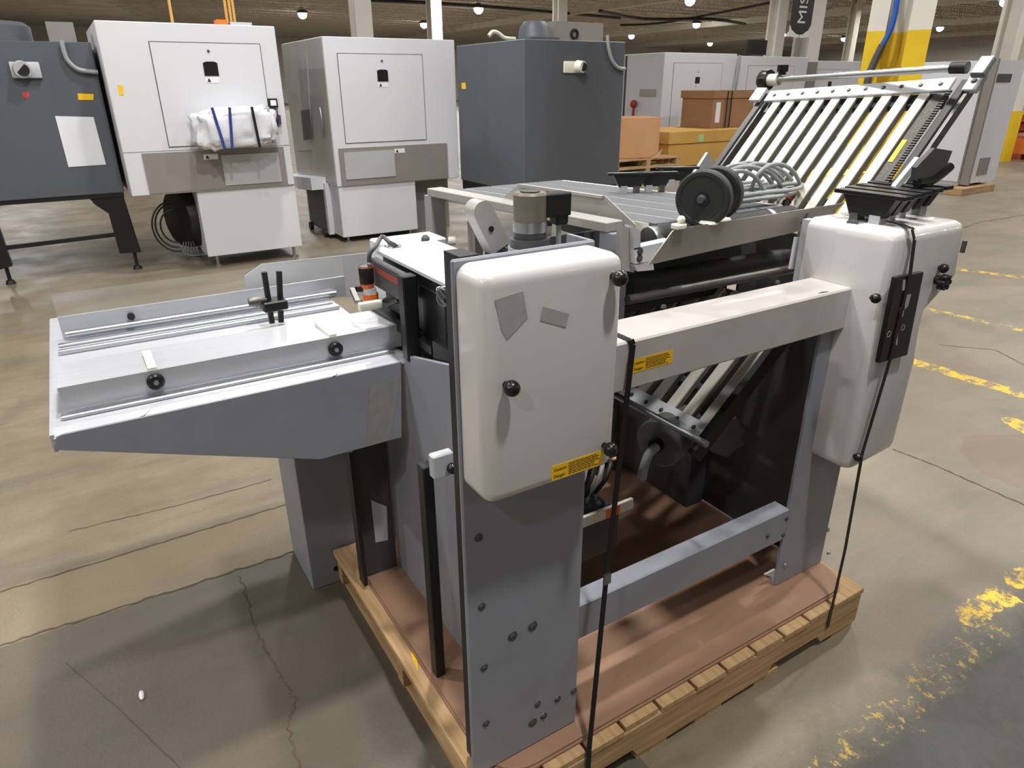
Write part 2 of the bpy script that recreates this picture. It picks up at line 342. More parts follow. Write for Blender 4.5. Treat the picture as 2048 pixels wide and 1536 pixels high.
for u, v, w in FX:
    r = fixture(PZ(u, v, 5.8)); r['label'] = 'bright high-bay lamp ' + w
    lamp(r.location.x, r.location.y, 5.6, 500, .4)

# columns
def column(x, y, w, yel=None, lab='', d=None):
    d = d or w; b = MB(); t = w*.16
    b.box(x-w/2, x+w/2, y-d/2, y-d/2+t, 0, 6.7); b.box(x-w/2, x+w/2, y+d/2-t, y+d/2, 0, 6.7); b.box(x-t/2, x+t/2, y-d/2+t, y+d/2-t, 0, 6.7)
    return b.build('column', colw, kind='structure', label=lab, cat='column')
c = PY(1617, 60, 16.5); column(c.x, 16.5, .62, lab='white steel column beside the black vertical banner')
c = PY(1552, 60, 22); column(c.x, 22, .55, lab='thin white column between banner and distant cabinet row')
c = PY(1698, 100, 30); column(c.x, 30, .5, lab='small far white column near the yellow column')
c = PY(722, 40, 12); column(c.x, 12, .28, lab='white column rising behind the cabinet with side shelf')
c = PY(1120, 10, 25); column(c.x, 25, .42, lab='grey column far behind the dark slate box')
c = PY(868, 30, 30); column(c.x, 30, .5, lab='dim column far behind the white cabinet with shelf')
c = PX(2022, 90, 26); column(26, c.y, .7, lab='pale column at the picture edge behind the orange stack')
c = PX(2038, 160, 17); cc = column(17, c.y, .3, lab='nearer pale column with yellow foot beside the orange stack')
MB().box(17-.17, 17+.17, c.y-.17, c.y+.17, 0, 1.0).build('column_panel', coly, kind='structure', label='yellow painted foot of the pale column by the orange stack', cat='column guard')
# big yellow/white column close behind the slatted plate: H section, lower part painted yellow, upper part white
yv = V((CF.x, CF.y, 0)); yv = V((ray(1777, 165).x, ray(1777, 165).y, 0)).normalized(); yr = V((yv.y, -yv.x, 0))
yc = PY(1777, 165, 3.3); yc.z = 0; ZY = 1.9; XM = yc.x
def hsec(z0, z1):
    b = MB(); zc = V((0, 0, (z0+z1)/2)); h = (z1-z0)/2; Z = (0, 0, 1)
    b.obox(yc - yr*.145 + zc, yr, yv, Z, .062, .02, h); b.obox(yc + yr*.135 + zc, yr, yv, Z, .075, .02, h); b.obox(yc + yv*.22 + zc, yr, yv, Z, .20, .02, h)
    b.obox(yc - yr*.10 + yv*.11 + zc, yr, yv, Z, .014, .09, h); b.obox(yc + yr*.075 + yv*.11 + zc, yr, yv, Z, .014, .09, h); return b
hsec(ZY, 6.7).build('column', colw, kind='structure', label='white upper part of the big column behind the slatted plate', cat='column')
hsec(0, ZY).build('column', coly, kind='structure', label='yellow lower part of the big column behind the slatted plate', cat='column')
th = thing('hanging_hose', (yc.x, yc.y, 0), 'blue air hose hanging in the channel of the yellow column', 'hose')
pts = [PP(u, v, yc-yv*.045, yv) for u, v in ((1800, -200), (1797, -60), (1794, 0), (1787, 40), (1776, 70), (1765, 90))]
MB().tube(pts, .02).build('hose', blueh, th)
MB().tube([PP(u, v, yc-yv*.045, yv) for u, v in ((1765, 90), (1750, 120), (1738, 150), (1733, 175))], .026).build('coiled_end', dgrey, th)

# ================================================================== PALLET AND BOARD
pal = thing('wooden_pallet', (1.13, 1.4, 0), 'pale pine pallet under the folding machine', 'pallet')
PX0, PX1, PY0, PY1 = .47, 1.785, .862, 1.91
for y in (PY0, (PY0+PY1)/2-.02, PY1-.04):
    z0, z1 = .018, .119; pr = [(PX0+.01, z0)]
    for a in (PX0+.18, PX1-.42): pr += [(a, z0), (a+.02, z0+.03), (a+.22, z0+.03), (a+.24, z0)]
    pr += [(PX1-.01, z0), (PX1-.01, z1), (PX0+.01, z1)]
    MB().prism(pr, 'y', y, y+.04).build('stringer', pwood, pal)
x = PX0; ws = [.14, .105, .1, .105, .11, .1, .105, .105, .1, .105, .14]; gap = (PX1-PX0-sum(ws))/(len(ws)-1)
for w in ws:
    MB().box(x, x+w, PY0+random.uniform(-.004, .004), PY1, .1195, .1395, .002).build('deck_board', pwoody, pal); x += w+gap
for x in (PX0+.02, PX0+.42, PX0+.62, PX0+.85, PX1-.12): MB().box(x, x+.1, PY0+.003, PY1, 0, .0175).build('bottom_board', pwoody, pal)
def rrect(x0, x1, y0, y1, r, n=6):
    return [(cx+r*math.cos(a+PI/2*k/n), cy+r*math.sin(a+PI/2*k/n)) for cx, cy, a in ((x1-r, y1-r, 0), (x0+r, y1-r, PI/2), (x0+r, y0+r, PI), (x1-r, y0+r, 1.5*PI)) for k in range(n+1)]
b = MB(); b.prism(rrect(.508, 1.762, .888, 1.86, .09), 'z', .140, .1468); b.prism(rrect(.512, 1.758, .892, 1.855, .09), 'z', .1472, .154)
b.build('hardboard_sheet', hardb, label='brown hardboard sheet with rounded corners laid on the pallet', cat='board')
p = PZ(828, 1305, .141); MB().slab([PZ(826, 1270, .1405), PZ(834, 1300, .1405), PZ(836, 1345, .1405), PZ(822, 1310, .1405)], (0, 0, 1), .001).build('yellow_tape', yellow, label='scrap of yellow tape stuck on the pallet edge board', cat='tape')
b = MB(); b.ball(PZ(283, 1390, .004), .012, .6, 1.6, .4, 8); b.build('paper_scrap', white, label='small white paper scrap on the bare concrete floor', cat='scrap')

# ================================================================== FOLDING MACHINE
FM = thing('folding_machine', (1.1, 1.35, .155), 'grey and beige paper folding machine strapped to a pallet', 'folding machine')
FY = .933
# --- front plate, cover, left side
fp = MB().prism([(.467, .155), (.745, .155), (.745, 1.305), (.467, 1.305)], 'y', FY, FY+.01, .003).build('front_plate', grey, FM)
MB().box(.737, .745, FY+.01, FY+.075, 1.262, 1.304).build('corner_flange', grey, FM)
MB().box(.486, .52, FY+.012, 1.0, .155, 1.306).build('edge_channel', black, FM)
for u, v in ((957, 1075), (963, 1213), (968, 1335), (972, 1447), (1025, 1272), (1065, 1252), (1075, 1408), (1115, 1398), (1147, 1382), (1065, 1445), (1087, 1432)):
    p = PY(u, v, FY); b = MB(); r = .0068 if u not in (1025, 1065) else .009
    b.lathe(p + V((0, .0005, 0)), p + V((0, -.0035, 0)), [(0, r*1.35), (.5, r*1.25), (.55, r*.8), (1, r*.6)], 10); b.build('screw', steeld if u in (1087, 1115) else dgrey, fp)
cv = MB().prism([(.472, .897), (.747, .897), (.747, 1.299), (.472, 1.299)], 'y', .85, FY-.001, .024, 6, back=FY-.001).build('belt_cover', beige, FM, sharp=60)
for u, v in ((1240, 557), (1024, 777), (1221, 899)): p = PY(u, v, .831); knob(cv, (p.x, .8505, p.z), r=.0135, stem=.014)
def sticker(parent, x0, x1, z0, z1, y):
    s = MB().box(x0, x1, y-.0006, y, z0, z1).build('warning_sticker', yellow, parent); h = z1-z0; w = x1-x0
    text('lettering', 'Caution:', h*.27, inkm, (x0+w*.04, y-.0008, z0+h*.60), (PI/2, 0, 0), s, .0002); text('lettering', 'Danger:', h*.27, inkm, (x0+w*.04, y-.0008, z0+h*.16), (PI/2, 0, 0), s, .0002)
    b = MB(); random.seed(3)
    for i in range(7):
        z = z0+h*(.12+.118*i); xx = x0+w*.32
        while xx < x1-w*.08*random.uniform(.6, 2.5):
            l = w*random.uniform(.03, .08); b.box(xx, min(xx+l, x1-.004), y-.0009, y-.0005, z, z+h*.05); xx += l+w*.012
    b.build('fine_print', inkm, s); return s
sticker(cv, .602, .715, .911, .941, .850)
def residue(*uv): MB().slab([PY(u, v, .8496) for u, v in uv], (0, -1, 0), .0005).build('tape_residue', tape, cv)
residue((989, 600), (1046, 582), (1055, 635), (1014, 680), (1003, 661)); residue((1085, 613), (1138, 627), (1132, 655), (1080, 641))
# left side panel of the body
MB().prism([(.965, .155), (1.71, .155), (1.71, .60), (1.69, .63), (1.69, .90), (1.5, .93), (1.26, .985), (.965, .985)], 'x', .622, .634).build('side_panel', grey, FM)
MB().box(.520, .546, 1.226, 1.258, .155, .775, .002).build('channel_post', black, FM)
br = MB().box(.530, .581, 1.19, 1.215, .760, .817, .003).build('clamp_block', greyl, FM); knob(br, (.571, 1.19, .783), r=.013, stem=.004)
MB().box(.576, .622, 1.195, 1.21, .77, .80).build('clamp_arm', greyl, FM)
# floor pillar and dark back plate under the tray
pl = MB().box(.392, .556, 1.92, 2.17, 0, .89, .002).build('floor_pillar', grey, FM)
p = PY(672, 1137, 1.919); MB().cyl(p, p+V((0, -.002, 0)), .009).build('hole_plug', black, pl)
p = PY(686, 1137, 1.919); MB().lathe(p, p+V((0, -.004, 0)), [(0, .011), (.9, .010), (.91, .005), (.2, .005)], 20, False).build('ring_bolt', steel, pl)
MB().box(.496, .612, 1.70, 1.712, .156, .62).build('back_plate', dgrey, FM); MB().box(.488, .500, 1.66, 1.70, .156, .62).build('back_angle', black, FM)
p = [PY(u, v, 1.699) for u, v in ((742, 1000), (773, 1013), (776, 1080), (751, 1085))]; MB().slab(p, (0, -1, 0), .001).build('lit_patch', greyl, FM)  # pale slab painting the patch of light on the dark plate

# --- delivery tray
TZ = .905
tr = MB().prism([(-.150, .874), (-.142, .902), (-.13, TZ), (.615, TZ), (.600, .69), (.378, .69)], 'y', 1.540, 1.546, .0015).build('tray_side', grey, FM)
MB().prism([(1.540, .898), (1.552, .906), (2.45, .906), (2.45, .900), (1.552, .900)], 'x', -.146, .64).build('tray_bed', traym, FM)
MB().box(-.152, -.144, 1.543, 2.45, .868, .906).build('tray_lip', traym, FM)
MB().prism([(-.13, .874), (.378, .69), (.60, .69), (.60, .874)], 'y', 2.44, 2.446).build('tray_side', grey, FM)
for y, w, h in ((1.606, .016, .010), (1.90, .02, .012), (2.06, .014, .014), (2.13, .02, .008)): MB().box(-.13, .63, y, y+w, .906, .906+h, .002).build('tray_rail', alu, FM)
ga = MB().prism([(1.634, .912), (1.632, .968), (1.82, .960), (1.82, .963), (1.630, .972), (1.630, .912)], 'x', -.122, .655).build('side_guide', traym, FM)
for u, v in ((311, 762), (670, 697)):
    p = PY(u, v, 1.629); MB().lathe(p, p+V((0, -.012, 0)), [(0, .0185), (.7, .0185), (1, .014)], 28).build('guide_knob', blackp, ga)
    MB().lathe(p+V((0, -.0121, 0)), p+V((0, -.016, 0)), [(0, .0065), (1, .0055)], 6).build('knob_screw', steel, ga)
    MB().box(p.x-.009, p.x+.009, 1.632, 1.76, .968, .978).build('guide_arm', whitep, ga)
for u, v in ((290, 826), (671, 747)):
    q = PZ(u, v, .9066); MB().slab([q+V((-.012, -.012, 0)), q+V((-.004, -.012, 0)), q+V((.012, .012, 0)), q+V((.004, .012, 0))], (0, 0, 1), .0006).build('tape_mark', whitep, tr)
MB().slab([PY(u, v, 1.5395) for u, v in ((740, 770), (800, 752), (780, 880), (733, 893))], (0, -1, 0), .0005).build('film_patch', mat('rubbed_grey', (142, 141, 138), .5, var=.12, scale=30), tr)
gb = MB().box(-.118, .70, 2.20, 2.206, .906, .972).build('side_guide', traym, FM); MB().box(-.118, .70, 2.207, 2.211, .93, 1.035).build('acrylic_strip', acry, FM)
MB().cyl((-.11, 2.185, .925), (.66, 2.185, .925), .008, n=12).build('guide_rod', alu, FM)
p = PY(262, 632, 2.199); MB().cyl(p, p+V((0, -.01, 0)), .010).build('guide_knob', blackp, gb)
MB().slab([PY(u, v, 2.5) for u, v in ((490, 552), (524, 528), (742, 505), (742, 590), (494, 612))], (0, 1, 0), .004).build('rear_stop_plate', greyl, FM)
cl = MB().box(.385, .455, 1.98, 2.04, .955, .985, .004).build('stop_clamp', blackp, FM)
for u0, v0, u1, v1 in ((528, 544, 544, 646), (558, 542, 562, 644)):
    MB().bar(PY(u0, v0, 2.01), PY(u1, v1, 2.01), .014, .014, (0, 1, 0)).build('stop_rod', black, FM)
p = PY(512, 603, 2.0); MB().lathe(p-V((.02, 0, 0)), p+V((.03, 0, 0)), [(0, .012), (.4, .016), (1, .006)], 16).build('wing_nut', steeld, cl)

# --- feeder head (black and white boxes behind the cover)
ld = MB().box(.655, .842, 1.16, 1.78, 1.135, 1.15, .004).build('head_lid', cabw, FM)
MB().box(.672, .842, 1.2, 1.76, .985, 1.134).build('head_body', black, FM)
hb = MB().box(.688, .88, 1.787, 1.90, .93, 1.15, .004).build('switch_box', cabw, FM)
p = PZ(851, 480, 1.151); MB().lathe(p, p+V((0, 0, .014)), [(0, .012), (.5, .012), (1, .006)], 16).build('lid_knob', dgrey, hb)
p = PZ(897, 482, 1.1); MB().cyl(p, p+V((.02, -.01, 0)), .014).build('cable_gland', whitep, hb)
MB().bar(PZ(778, 488, 1.155), PZ(800, 491, 1.155), .014, .006).build('cable_clip', steel, ld)
MB().tube([PZ(790, 490, 1.157), PZ(778, 484, 1.166), V((.69, 1.8, 1.172)), PY(752, 492, 1.75), PY(740, 506, 1.74), PY(738, 524, 1.74)], .006).build('sensor_cable', dgrey, FM)
bb = MB().box(.632, .652, 1.535, 1.755, 1.055, 1.13, .004).build('sensor_bar', dgrey, FM); MB().box(.6305, .632, 1.56, 1.735, 1.098, 1.112).build('red_stripe', redm, bb)
MB().box(.617, .655, 1.50, 1.534, .915, 1.134, .003).build('bar_bracket', black, FM)
MB().box(.668, .735, 1.38, 1.52, .93, 1.105, .003).build('drive_box', blackp, FM)
MB().box(.640, .70, 1.15, 1.40, .93, 1.0).build('lower_housing', black, FM)
b = MB(); c = PY(893, 595, 1.25)
for k in range(4): b.tube([c+V((.018*math.cos(a+k), .03*math.sin(a*.5+k)*.3, .022*math.sin(a+k*.3))) for a in (0, 1, 2, 3, 4, 5)], .0018, 5)
b.build('wire_loops', steel, FM)
# orange handled clamp
c = PY(735, 575, 1.72)
ck = MB().lathe(c+V((0, 0, .012)), c+V((0, 0, .058)), [(0, .019), (.9, .02), (1, .017)], 24).build('clamp_knob', blackp, FM)
MB().lathe(c+V((0, 0, .000)), c+V((0, 0, .0115)), [(0, .016), (1, .0205)], 24).build('orange_band', orange, ck); MB().lathe(c+V((0, 0, .0555)), c+V((0, 0, .0575)), [(0, .0207), (1, .0207)], 24, False).build('orange_ring', orange, ck)
MB().lathe(c+V((.004, 0, -.028)), c+V((.004, 0, -.0005)), [(.42, .02), (1, .018)], 20).build('clamp_body', greyl, FM)
MB().lathe(c+V((.006, 0, -.046)), c+V((.006, 0, -.0165)), [(0, .021), (1, .021)], 20).build('clamp_base', orange, FM)
c2 = PY(738, 608, 1.66); MB().box(c2.x-.032, c2.x+.03, 1.64, 1.66, c2.z-.012, c2.z+.010, .005, 2).build('clamp_lever', whitep, FM)
MB().cyl(PY(772, 604, 1.66), PY(800, 596, 1.6), .012, n=16).build('lever_end', blackp, FM); MB().bar(PY(704, 578, 1.72), PY(715, 604, 1.68), .012, .012).build('lever_link', steeld, FM); MB().bar(PY(704, 578, 1.73), PY(730, 577, 1.72), .012, .014).build('lever_link', black, FM)

# --- upper and lower beams, right post
ub = MB().box(.76, 1.64, .977, 1.10, .972, 1.08, .004).build('upper_beam', beam_p, FM)
sticker(ub, PY(1263, 760, .977).x, PY(1342, 740, .977).x, 1.008, 1.038, .977)
for u, v in ((1555, 566), (1327, 615)): p = PZ(u, v, 1.08); MB().lathe(p, p+V((0, 0, .006)), [(0, .007), (1, .005)], 10).build('screw', dgrey, ub)
p = PZ(1645, 585, 1.08); MB().slab([p+V((-.018, 0, 0)), p+V((0, -.004, 0)), p+V((.02, -.004, 0)), p+V((.004, .004, 0))], (0, 0, 1), .0008).build('scuff_mark', dgrey, ub)
zb, zt = PY(1564, 1079, 1.0).z, PY(1575, 1022, 1.0).z
lb = MB().prism([(1.0, zb), (1.0, zt), (1.004, zt+.003), (1.05, zt+.003), (1.05, zb)], 'x', .746, 1.545).build('lower_beam', grey, FM)
for u, v in ((1535, 1072), (1573, 1037), (1566, 1070)): bolt(lb, PY(u, v, 1.0), r=.005)
rp = MB().prism([(1.545, .155), (1.762, .155), (1.762, .99), (1.545, .99)], 'y', 1.0, 1.012, .002).build('right_post', grey, FM)
MB().slab([(1.50, 1.01, .21), (1.545, 1.01, .21), (1.545, 1.01, .155), (1.53, 1.01, .19)], (0, 1, 0), .006).build('foot_gusset', greyl, FM)
for u, v in ((1570, 1130), (1655, 1060), (1657, 1105)): bolt(rp, PY(u, v, 1.0), r=.006, mt=steel)

# --- right drive covers
rb_ = MB().prism([(1.60, .585), (1.815, .60), (1.822, .895), (1.752, .962), (1.752, 1.04), (1.925, 1.07), (1.90, 1.232), (1.60, 1.232)], 'y', .885, 1.045, .030, 6, back=1.045)
rb_.prism([(1.6008, .99), (1.7512, .99), (1.7512, 1.041), (1.924, 1.0708), (1.8992, 1.2312), (1.6008, 1.2312)], 'y', .8862, 1.13, .0298, 6, back=1.13)
rc = lc = rb_.build('drive_cover', beige, FM, sharp=60)
MB().box(1.603, 1.63, 1.131, 1.15, 1.0, 1.225).build('cover_gasket', greyl, FM)
for u, v, k in ((1752, 597, rc), (1888, 537, rc), (1717, 915, lc)): p = PY(u, v, .872); knob(k, (p.x, .8855, p.z), r=.012, stem=.008)
cp = MB().prism([tuple(q) for q in XZ(.874, (1788, 554), (1843, 543), (1810, 709), (1754, 725))], 'y', .868, .880, .001).build('control_panel', blackp, FM)
b = MB()
for uv in (((1812, 590), (1822, 588), (1816, 612), (1806, 622)), ((1800, 615), (1810, 608), (1806, 632), (1797, 640)), ((1795, 640), (1798, 640), (1794, 690), (1791, 690)), ((1806, 560), (1811, 559), (1809, 580), (1804, 582))): b.slab([PY(u, v, .868) for u, v in uv], (0, -1, 0), .0006)
b.build('worn_scheme', tape, cp)
b = MB()
for u, v in ((1778, 668), (1806, 655)): p = PY(u, v, .868); b.lathe(p, p+V((0, -.0006, 0)), [(0, .008), (1, .008), (1, .0065), (0, .0065)], 20, False)
b.build('dial_ring', tape, cp)
p = PY(1890, 565, .86); sk = MB().cyl(p, p+V((0, .05, .01)), .009).build('star_knob_shaft', black, FM)
b = MB().lathe(p+V((0, -.006, 0)), p+V((0, .012, 0)), [(0, .012), (.1, .014), (.9, .014), (1, .012)], 20)
for k in range(6): q = p+V((.014*math.cos(k*PI/3), 0, .014*math.sin(k*PI/3))); b.cyl(q+V((0, -.006, 0)), q+V((0, .012, 0)), .0065, n=12)
b.build('star_knob', blackp, sk)
MB().bar(PY(1866, 560, .89), PY(1885, 566, .87), .012, .012).build('knob_arm', black, FM)
p = PY(1924, 490, .95); MB().box(p.x-.004, p.x+.004, .94, .95, p.z-.02, p.z+.012).build('cover_latch', steeld, rc)

# --- top deck and infeed rail
MB().box(.645, 1.66, 1.42, 1.90, .955, .975).build('machine_deck', black, FM)
d = V((-.17, .77, 0)).normalized(); sdv = V((d.y, -d.x, 0))
rA, rB = PZ(1230, 443, 1.25), PZ(868, 375, 1.25)
MB().bar(rA-V((0, 0, .012)), rB-V((0, 0, .012)), .055, .024, bev=.002).build('infeed_rail', greyw, FM)
MB().bar(rA-V((0, 0, .0245)), V((rA.x, rA.y, .975)), .05, .05, (0, 1, 0)).build('rail_leg', grey, FM)
MB().bar(rB-V((0, 0, .0245)), V((rB.x, rB.y, .80)), .05, .05, (0, 1, 0)).build('rail_leg', greyw, FM)
MB().bar(rB+V((.13, -.03, -.0245)), V((rB.x+.13, rB.y-.03, .80)), .03, .05, (0, 1, 0)).build('rail_leg', greyw, FM)
pn = rA + sdv*.06
MB().slab([PP(u, v, pn, sdv) for u, v in ((1041, 367), (1209, 391), (1270, 449), (1270, 468), (1244, 466), (1134, 424), (1006, 395))], sdv, .003).build('infeed_guard', greyw, FM)
MB().slab([PP(u, v, pn+sdv*.002, sdv) for u, v in ((1041, 367), (1209, 391), (1209, 396), (1041, 373))], -sdv, .012).build('guard_lip', greyw, FM)
rr = MB().bar(PZ(1232, 470, 1.18), PZ(1130, 440, 1.18), .05, .05).build('rail_stiffener', grey, FM)
# motor
mx = PY(1060, 440, 1.3); mz = lambda v: PY(1060, v, 1.3).z
mo = MB().lathe((mx.x, 1.3, mz(440)), (mx.x, 1.3, mz(384)), [(0, .0375), (.92, .0375), (1, .034)], 36).build('motor', mat('motor_housing', (122, 116, 104), .5, .4, var=.1, scale=40), FM)
MB().cyl((mx.x, 1.3, mz(462)), (mx.x, 1.3, mz(440)-.0003), .0385, n=36).build('motor_ring', alu, mo)
MB().lathe((mx.x, 1.3, mz(492)), (mx.x, 1.3, mz(462)-.0003), [(0, .046), (.55, .046), (.56, .037), (1, .037)], 36).build('motor_flange', dgrey, mo)
MB().cyl((mx.x, 1.3, .975), (mx.x, 1.3, mz(492)-.0003), .05, n=30).build('motor_base', grey, FM)
MB().cyl((mx.x, 1.3, mz(384)+.0003), (mx.x, 1.3, mz(384)+.003), .022, n=24).build('motor_cap', steeld, mo)
pb = lambda u, v: PY(u, v, 1.29)
a, c = pb(1082, 387), pb(1133, 428); MB().box(a.x, c.x, 1.27, 1.31, c.z, a.z, .003).build('plug_connector', black, mo)
a, c = pb(1106, 428), pb(1130, 446); MB().box(a.x, c.x, 1.275, 1.305, c.z, a.z-.001, .003).build('plug_neck', black, mo)
MB().tube([pb(1117, 447), pb(1117, 470), pb(1116, 498), pb(1110, 520)], .006, 10).build('motor_cable', cablem, mo)
# pulley guard with yellow stripe
a, c = PY(968, 425, 1.5), PY(1003, 497, 1.5); dd = (c-a).normalized(); w = .028; sd2 = V((dd.z, 0, -dd.x))
pts = [a + (dd*math.cos(t) + sd2*math.sin(t))*w for t in [PI/2 + PI*k/10 for k in range(11)]] + [c - sd2*w, c + sd2*w]
pgd = MB().slab(pts, (0, 1, 0), .05).build('pulley_guard', greyw, FM)
p = PY(982, 458, 1.499); MB().cyl(p, p+V((0, -.003, 0)), .007).build('screw', black, pgd)
q0, q1 = a+dd*.02+sd2*(w if sd2.x > 0 else -w), c-dd*.005+sd2*(w if sd2.x > 0 else -w)
ns = sd2 if sd2.x > 0 else -sd2
MB().slab([q0+ns*.0006+V((0, .004, 0)), q1+ns*.0006+V((0, .004, 0)), q1+ns*.0006+V((0, .046, 0)), q0+ns*.0006+V((0, .046, 0))], ns, .0008).build('yellow_stripe', yellow, pgd)
b = MB().prism([(1.42, .975), (1.60, .975), (1.60, 1.19), (1.42, 1.16)], 'x', .90, 1.0); b.build('gear_case', dgrey, FM)
for k in range(7): MB().tube([PY(945+k*4, 392+random.uniform(-5, 5), 2.0), PY(950+k*3, 412, 2.02), PY(943+k*4, 428, 2.0), PY(948+k*2, 444, 2.0)], .0022, 5).build('loose_wire', [orange, whitep, dgrey, rubber][k % 4], FM)
MB().box(PY(940, 380, 2.06).x, PY(975, 380, 2.06).x, 2.05, 2.06, PY(950, 445, 2.06).z, PY(950, 385, 2.06).z).build('terminal_board', whitep, FM)

# --- belt table
BZ = 1.232
rl0, rl1 = PY(1297, 482, 1.27), PY(1600, 432, 1.27)
RZ = rl0.z; R0 = .040
MB().lathe((rl0.x+.016, 1.27, RZ), (1.72, 1.27, RZ), [(0, R0-.004), (.02, R0), (.98, R0), (1, R0-.004)], 32).build('belt_roller', rubber, FM)
MB().lathe((rl0.x-.002, 1.27, RZ), (rl0.x+.016, 1.27, RZ), [(0, .034), (.2, .036), (1, .036)], 32).build('roller_collar', steel, FM)
MB().cyl((1.60, 1.27, RZ), (1.615, 1.27, RZ), R0+.001, n=32).build('roller_ring', steel, FM)
tz = RZ+R0
for k in range(5):
    x0 = rl0.x+.02+k*.098; x1 = x0+.088
    b = MB(); P0 = V((0, 1.27, 0)); far = d*.85
    b._add([(x0, 1.27, tz+.0005), (x1, 1.27, tz+.0005), (x1+far.x, 1.27+far.y, tz+.0005), (x0+far.x, 1.27+far.y, tz+.0005), (x0, 1.27, tz-.004), (x1, 1.27, tz-.004), (x1+far.x, 1.27+far.y, tz-.004), (x0+far.x, 1.27+far.y, tz-.004)], [(0, 1, 2, 3), (7, 6, 5, 4), (0, 4, 5, 1), (1, 5, 6, 2), (2, 6, 7, 3), (3, 7, 4, 0)])
    b.build('conveyor_belt', beltm, FM)
b = MB(); x0, x1 = rl0.x+.012, 1.70; far = d*.85
b._add([(x0, 1.29, tz-.0008), (x1, 1.29, tz-.0008), (x1+far.x, 1.27+far.y, tz-.0008), (x0+far.x, 1.27+far.y, tz-.0008), (x0, 1.29, tz-.03), (x1, 1.29, tz-.03), (x1+far.x, 1.27+far.y, tz-.03), (x0+far.x, 1.27+far.y, tz-.03)], [(0, 1, 2, 3), (7, 6, 5, 4), (0, 4, 5, 1), (1, 5, 6, 2), (2, 6, 7, 3), (3, 7, 4, 0)])
b.build('table_plate', whitep, FM)
bp = lambda u, v: PY(u, v, 1.2)
b = MB().slab([bp(u, v) for u, v in ((1267, 452), (1281, 462), (1281, 497), (1268, 500))], (0, 1, 0), .03); b.build('bearing_plate', greyl, FM)
be = MB().slab([bp(u, v) for u, v in ((1268, 497), (1345, 480), (1345, 515), (1270, 528))], (0, 1, 0), .03).build('bearing_block', cabw, FM)
for u, v in ((1280, 503), (1279, 517)): bolt(be, bp(u, v), r=.0065, mt=dgrey)
MB().slab([bp(u, v) for u, v in ((1268, 531), (1306, 522), (1308, 540), (1275, 543))], (0, 1, 0), .03).build('bearing_foot', greyl, FM)
MB().slab([PY(u, v, 1.215) for u, v in ((1244, 450), (1268, 460), (1268, 545), (1244, 540))], (0, 1, 0), .02).build('rail_bracket', greyw, FM)
gs = MB().slab([PY(u, v, 1.165) for u, v in ((1297, 530), (1345, 463), (1352, 458), (1690, 406), (1668, 424), (1645, 447), (1610, 460))], (0, 1, 0), .003).build('front_guide_sheet', mat('guide_sheet_steel', (150, 144, 138), .35, .6, var=.05, scale=6), FM)
MB().slab([PY(u, v, 1.1645) for u, v in ((1600, 448), (1612, 428), (1617, 426), (1610, 445))], (0, -1, 0), .0006).build('scuff_mark', dgrey, gs)
MB().slab([PY(u, v, 1.16) for u, v in ((1592, 474), (1622, 478), (1606, 538), (1580, 538))], (0, 1, 0), .006).build('side_bracket', cabw, FM)
MB().box(.98, 2.12, 1.425, 1.435, .976, 1.20).box(1.72, 2.12, 1.425, 1.435, .74, .9755).build('shade_backing', dgrey, FM)  # added dark sheet standing in for the shadowed interior above the beam
MB().cyl(PY(1255, 600, 1.2), PY(1600, 535, 1.2), .012).build('cross_shaft', steeld, FM); MB().cyl(PY(1255, 570, 1.35), PY(1600, 510, 1.35), .03).build('fold_roller', rubber, FM)
MB().tube([PY(u, v, 1.44) for u, v in ((1508, 500), (1515, 515), (1530, 522), (1545, 522))], .004).build('sensor_lead', black, FM)
for nm, uv, r in (('guide_clip', (1358, 447), .012), ('guide_clip', (1690, 432), .012)):
    p = PY(*uv, 1.16 if uv[0] < 1500 else 1.1); MB().box(p.x-.016, p.x+.016, p.y-.012, p.y+.012, p.z-.012, p.z, .003).ball(p+V((.006, 0, .008)), r*.8).build(nm, whitep, FM)

# --- upper buckle plate (slatted, tilted)
NB, NT = V((1.76, 0, 1.148)), V((2.13, 0, 1.545)); YN, YF = 1.13, 1.73
sl = (NT-NB).normalized(); nrm = V((-sl.z, 0, sl.x))
SK = -.035   # far side sits a little lower
def BP(t, y, h=0): return NB + (NT-NB)*t + V((0, y, SK*(y-YN)/(YF-YN))) + nrm*h
for k in range(10):
    y = 1.183+k*.0558
    bar_ = MB().bar(BP(.02, y), BP(.955, y), .029, .005, nrm).build('slat', slatw, FM)
    MB().bar(BP(.02, y-.001, -.014), BP(.955, y-.001, -.014), .024, .018, nrm).build('slat_channel', slatd, bar_)
rail_ = MB().bar(BP(.99, YN-.01, .004), BP(.99, YF+.01, .004), .045, .012, nrm, .002).build('top_rail', cabw, FM)
for k in range(11): bolt(rail_, BP(.99, YN+.02+k*.0558, .010), nrm, r=.005, mt=steeld)
MB().bar(BP(.93, YN, -.022), BP(.93, YF, -.022), .04, .02, nrm).build('rear_rail', black, FM)
for y, s in ((YN-.035, -1), (YF+.035, 1)):
    MB().bar(BP(0, y, -.02), BP(1.03, y, -.02), .024, .04, nrm, .002).build('plate_side_rail', black, FM)
    MB().bar(BP(.02, y-.018, -.02), BP(1.0, y-.018, -.02), .010, .026, nrm).build('rail_strip', steeld, FM)
MB().bar(BP(.02, YN+.01, .0), BP(.97, YN+.01, .0), .03, .008, nrm).build('rail_tape', chain, FM)
b = MB()
for k in range(60): b.bar(BP(.03+k*.0155, YN-.014, .004), BP(.03+k*.0155+.008, YN-.014, .004), .012, .006, nrm)
b.build('rack_teeth', chain, FM)
MB().bar(BP(.5, YN+.016, .005), BP(.64, YN+.016, .005), .014, .0015, nrm).build('scale_label', yellow, FM)
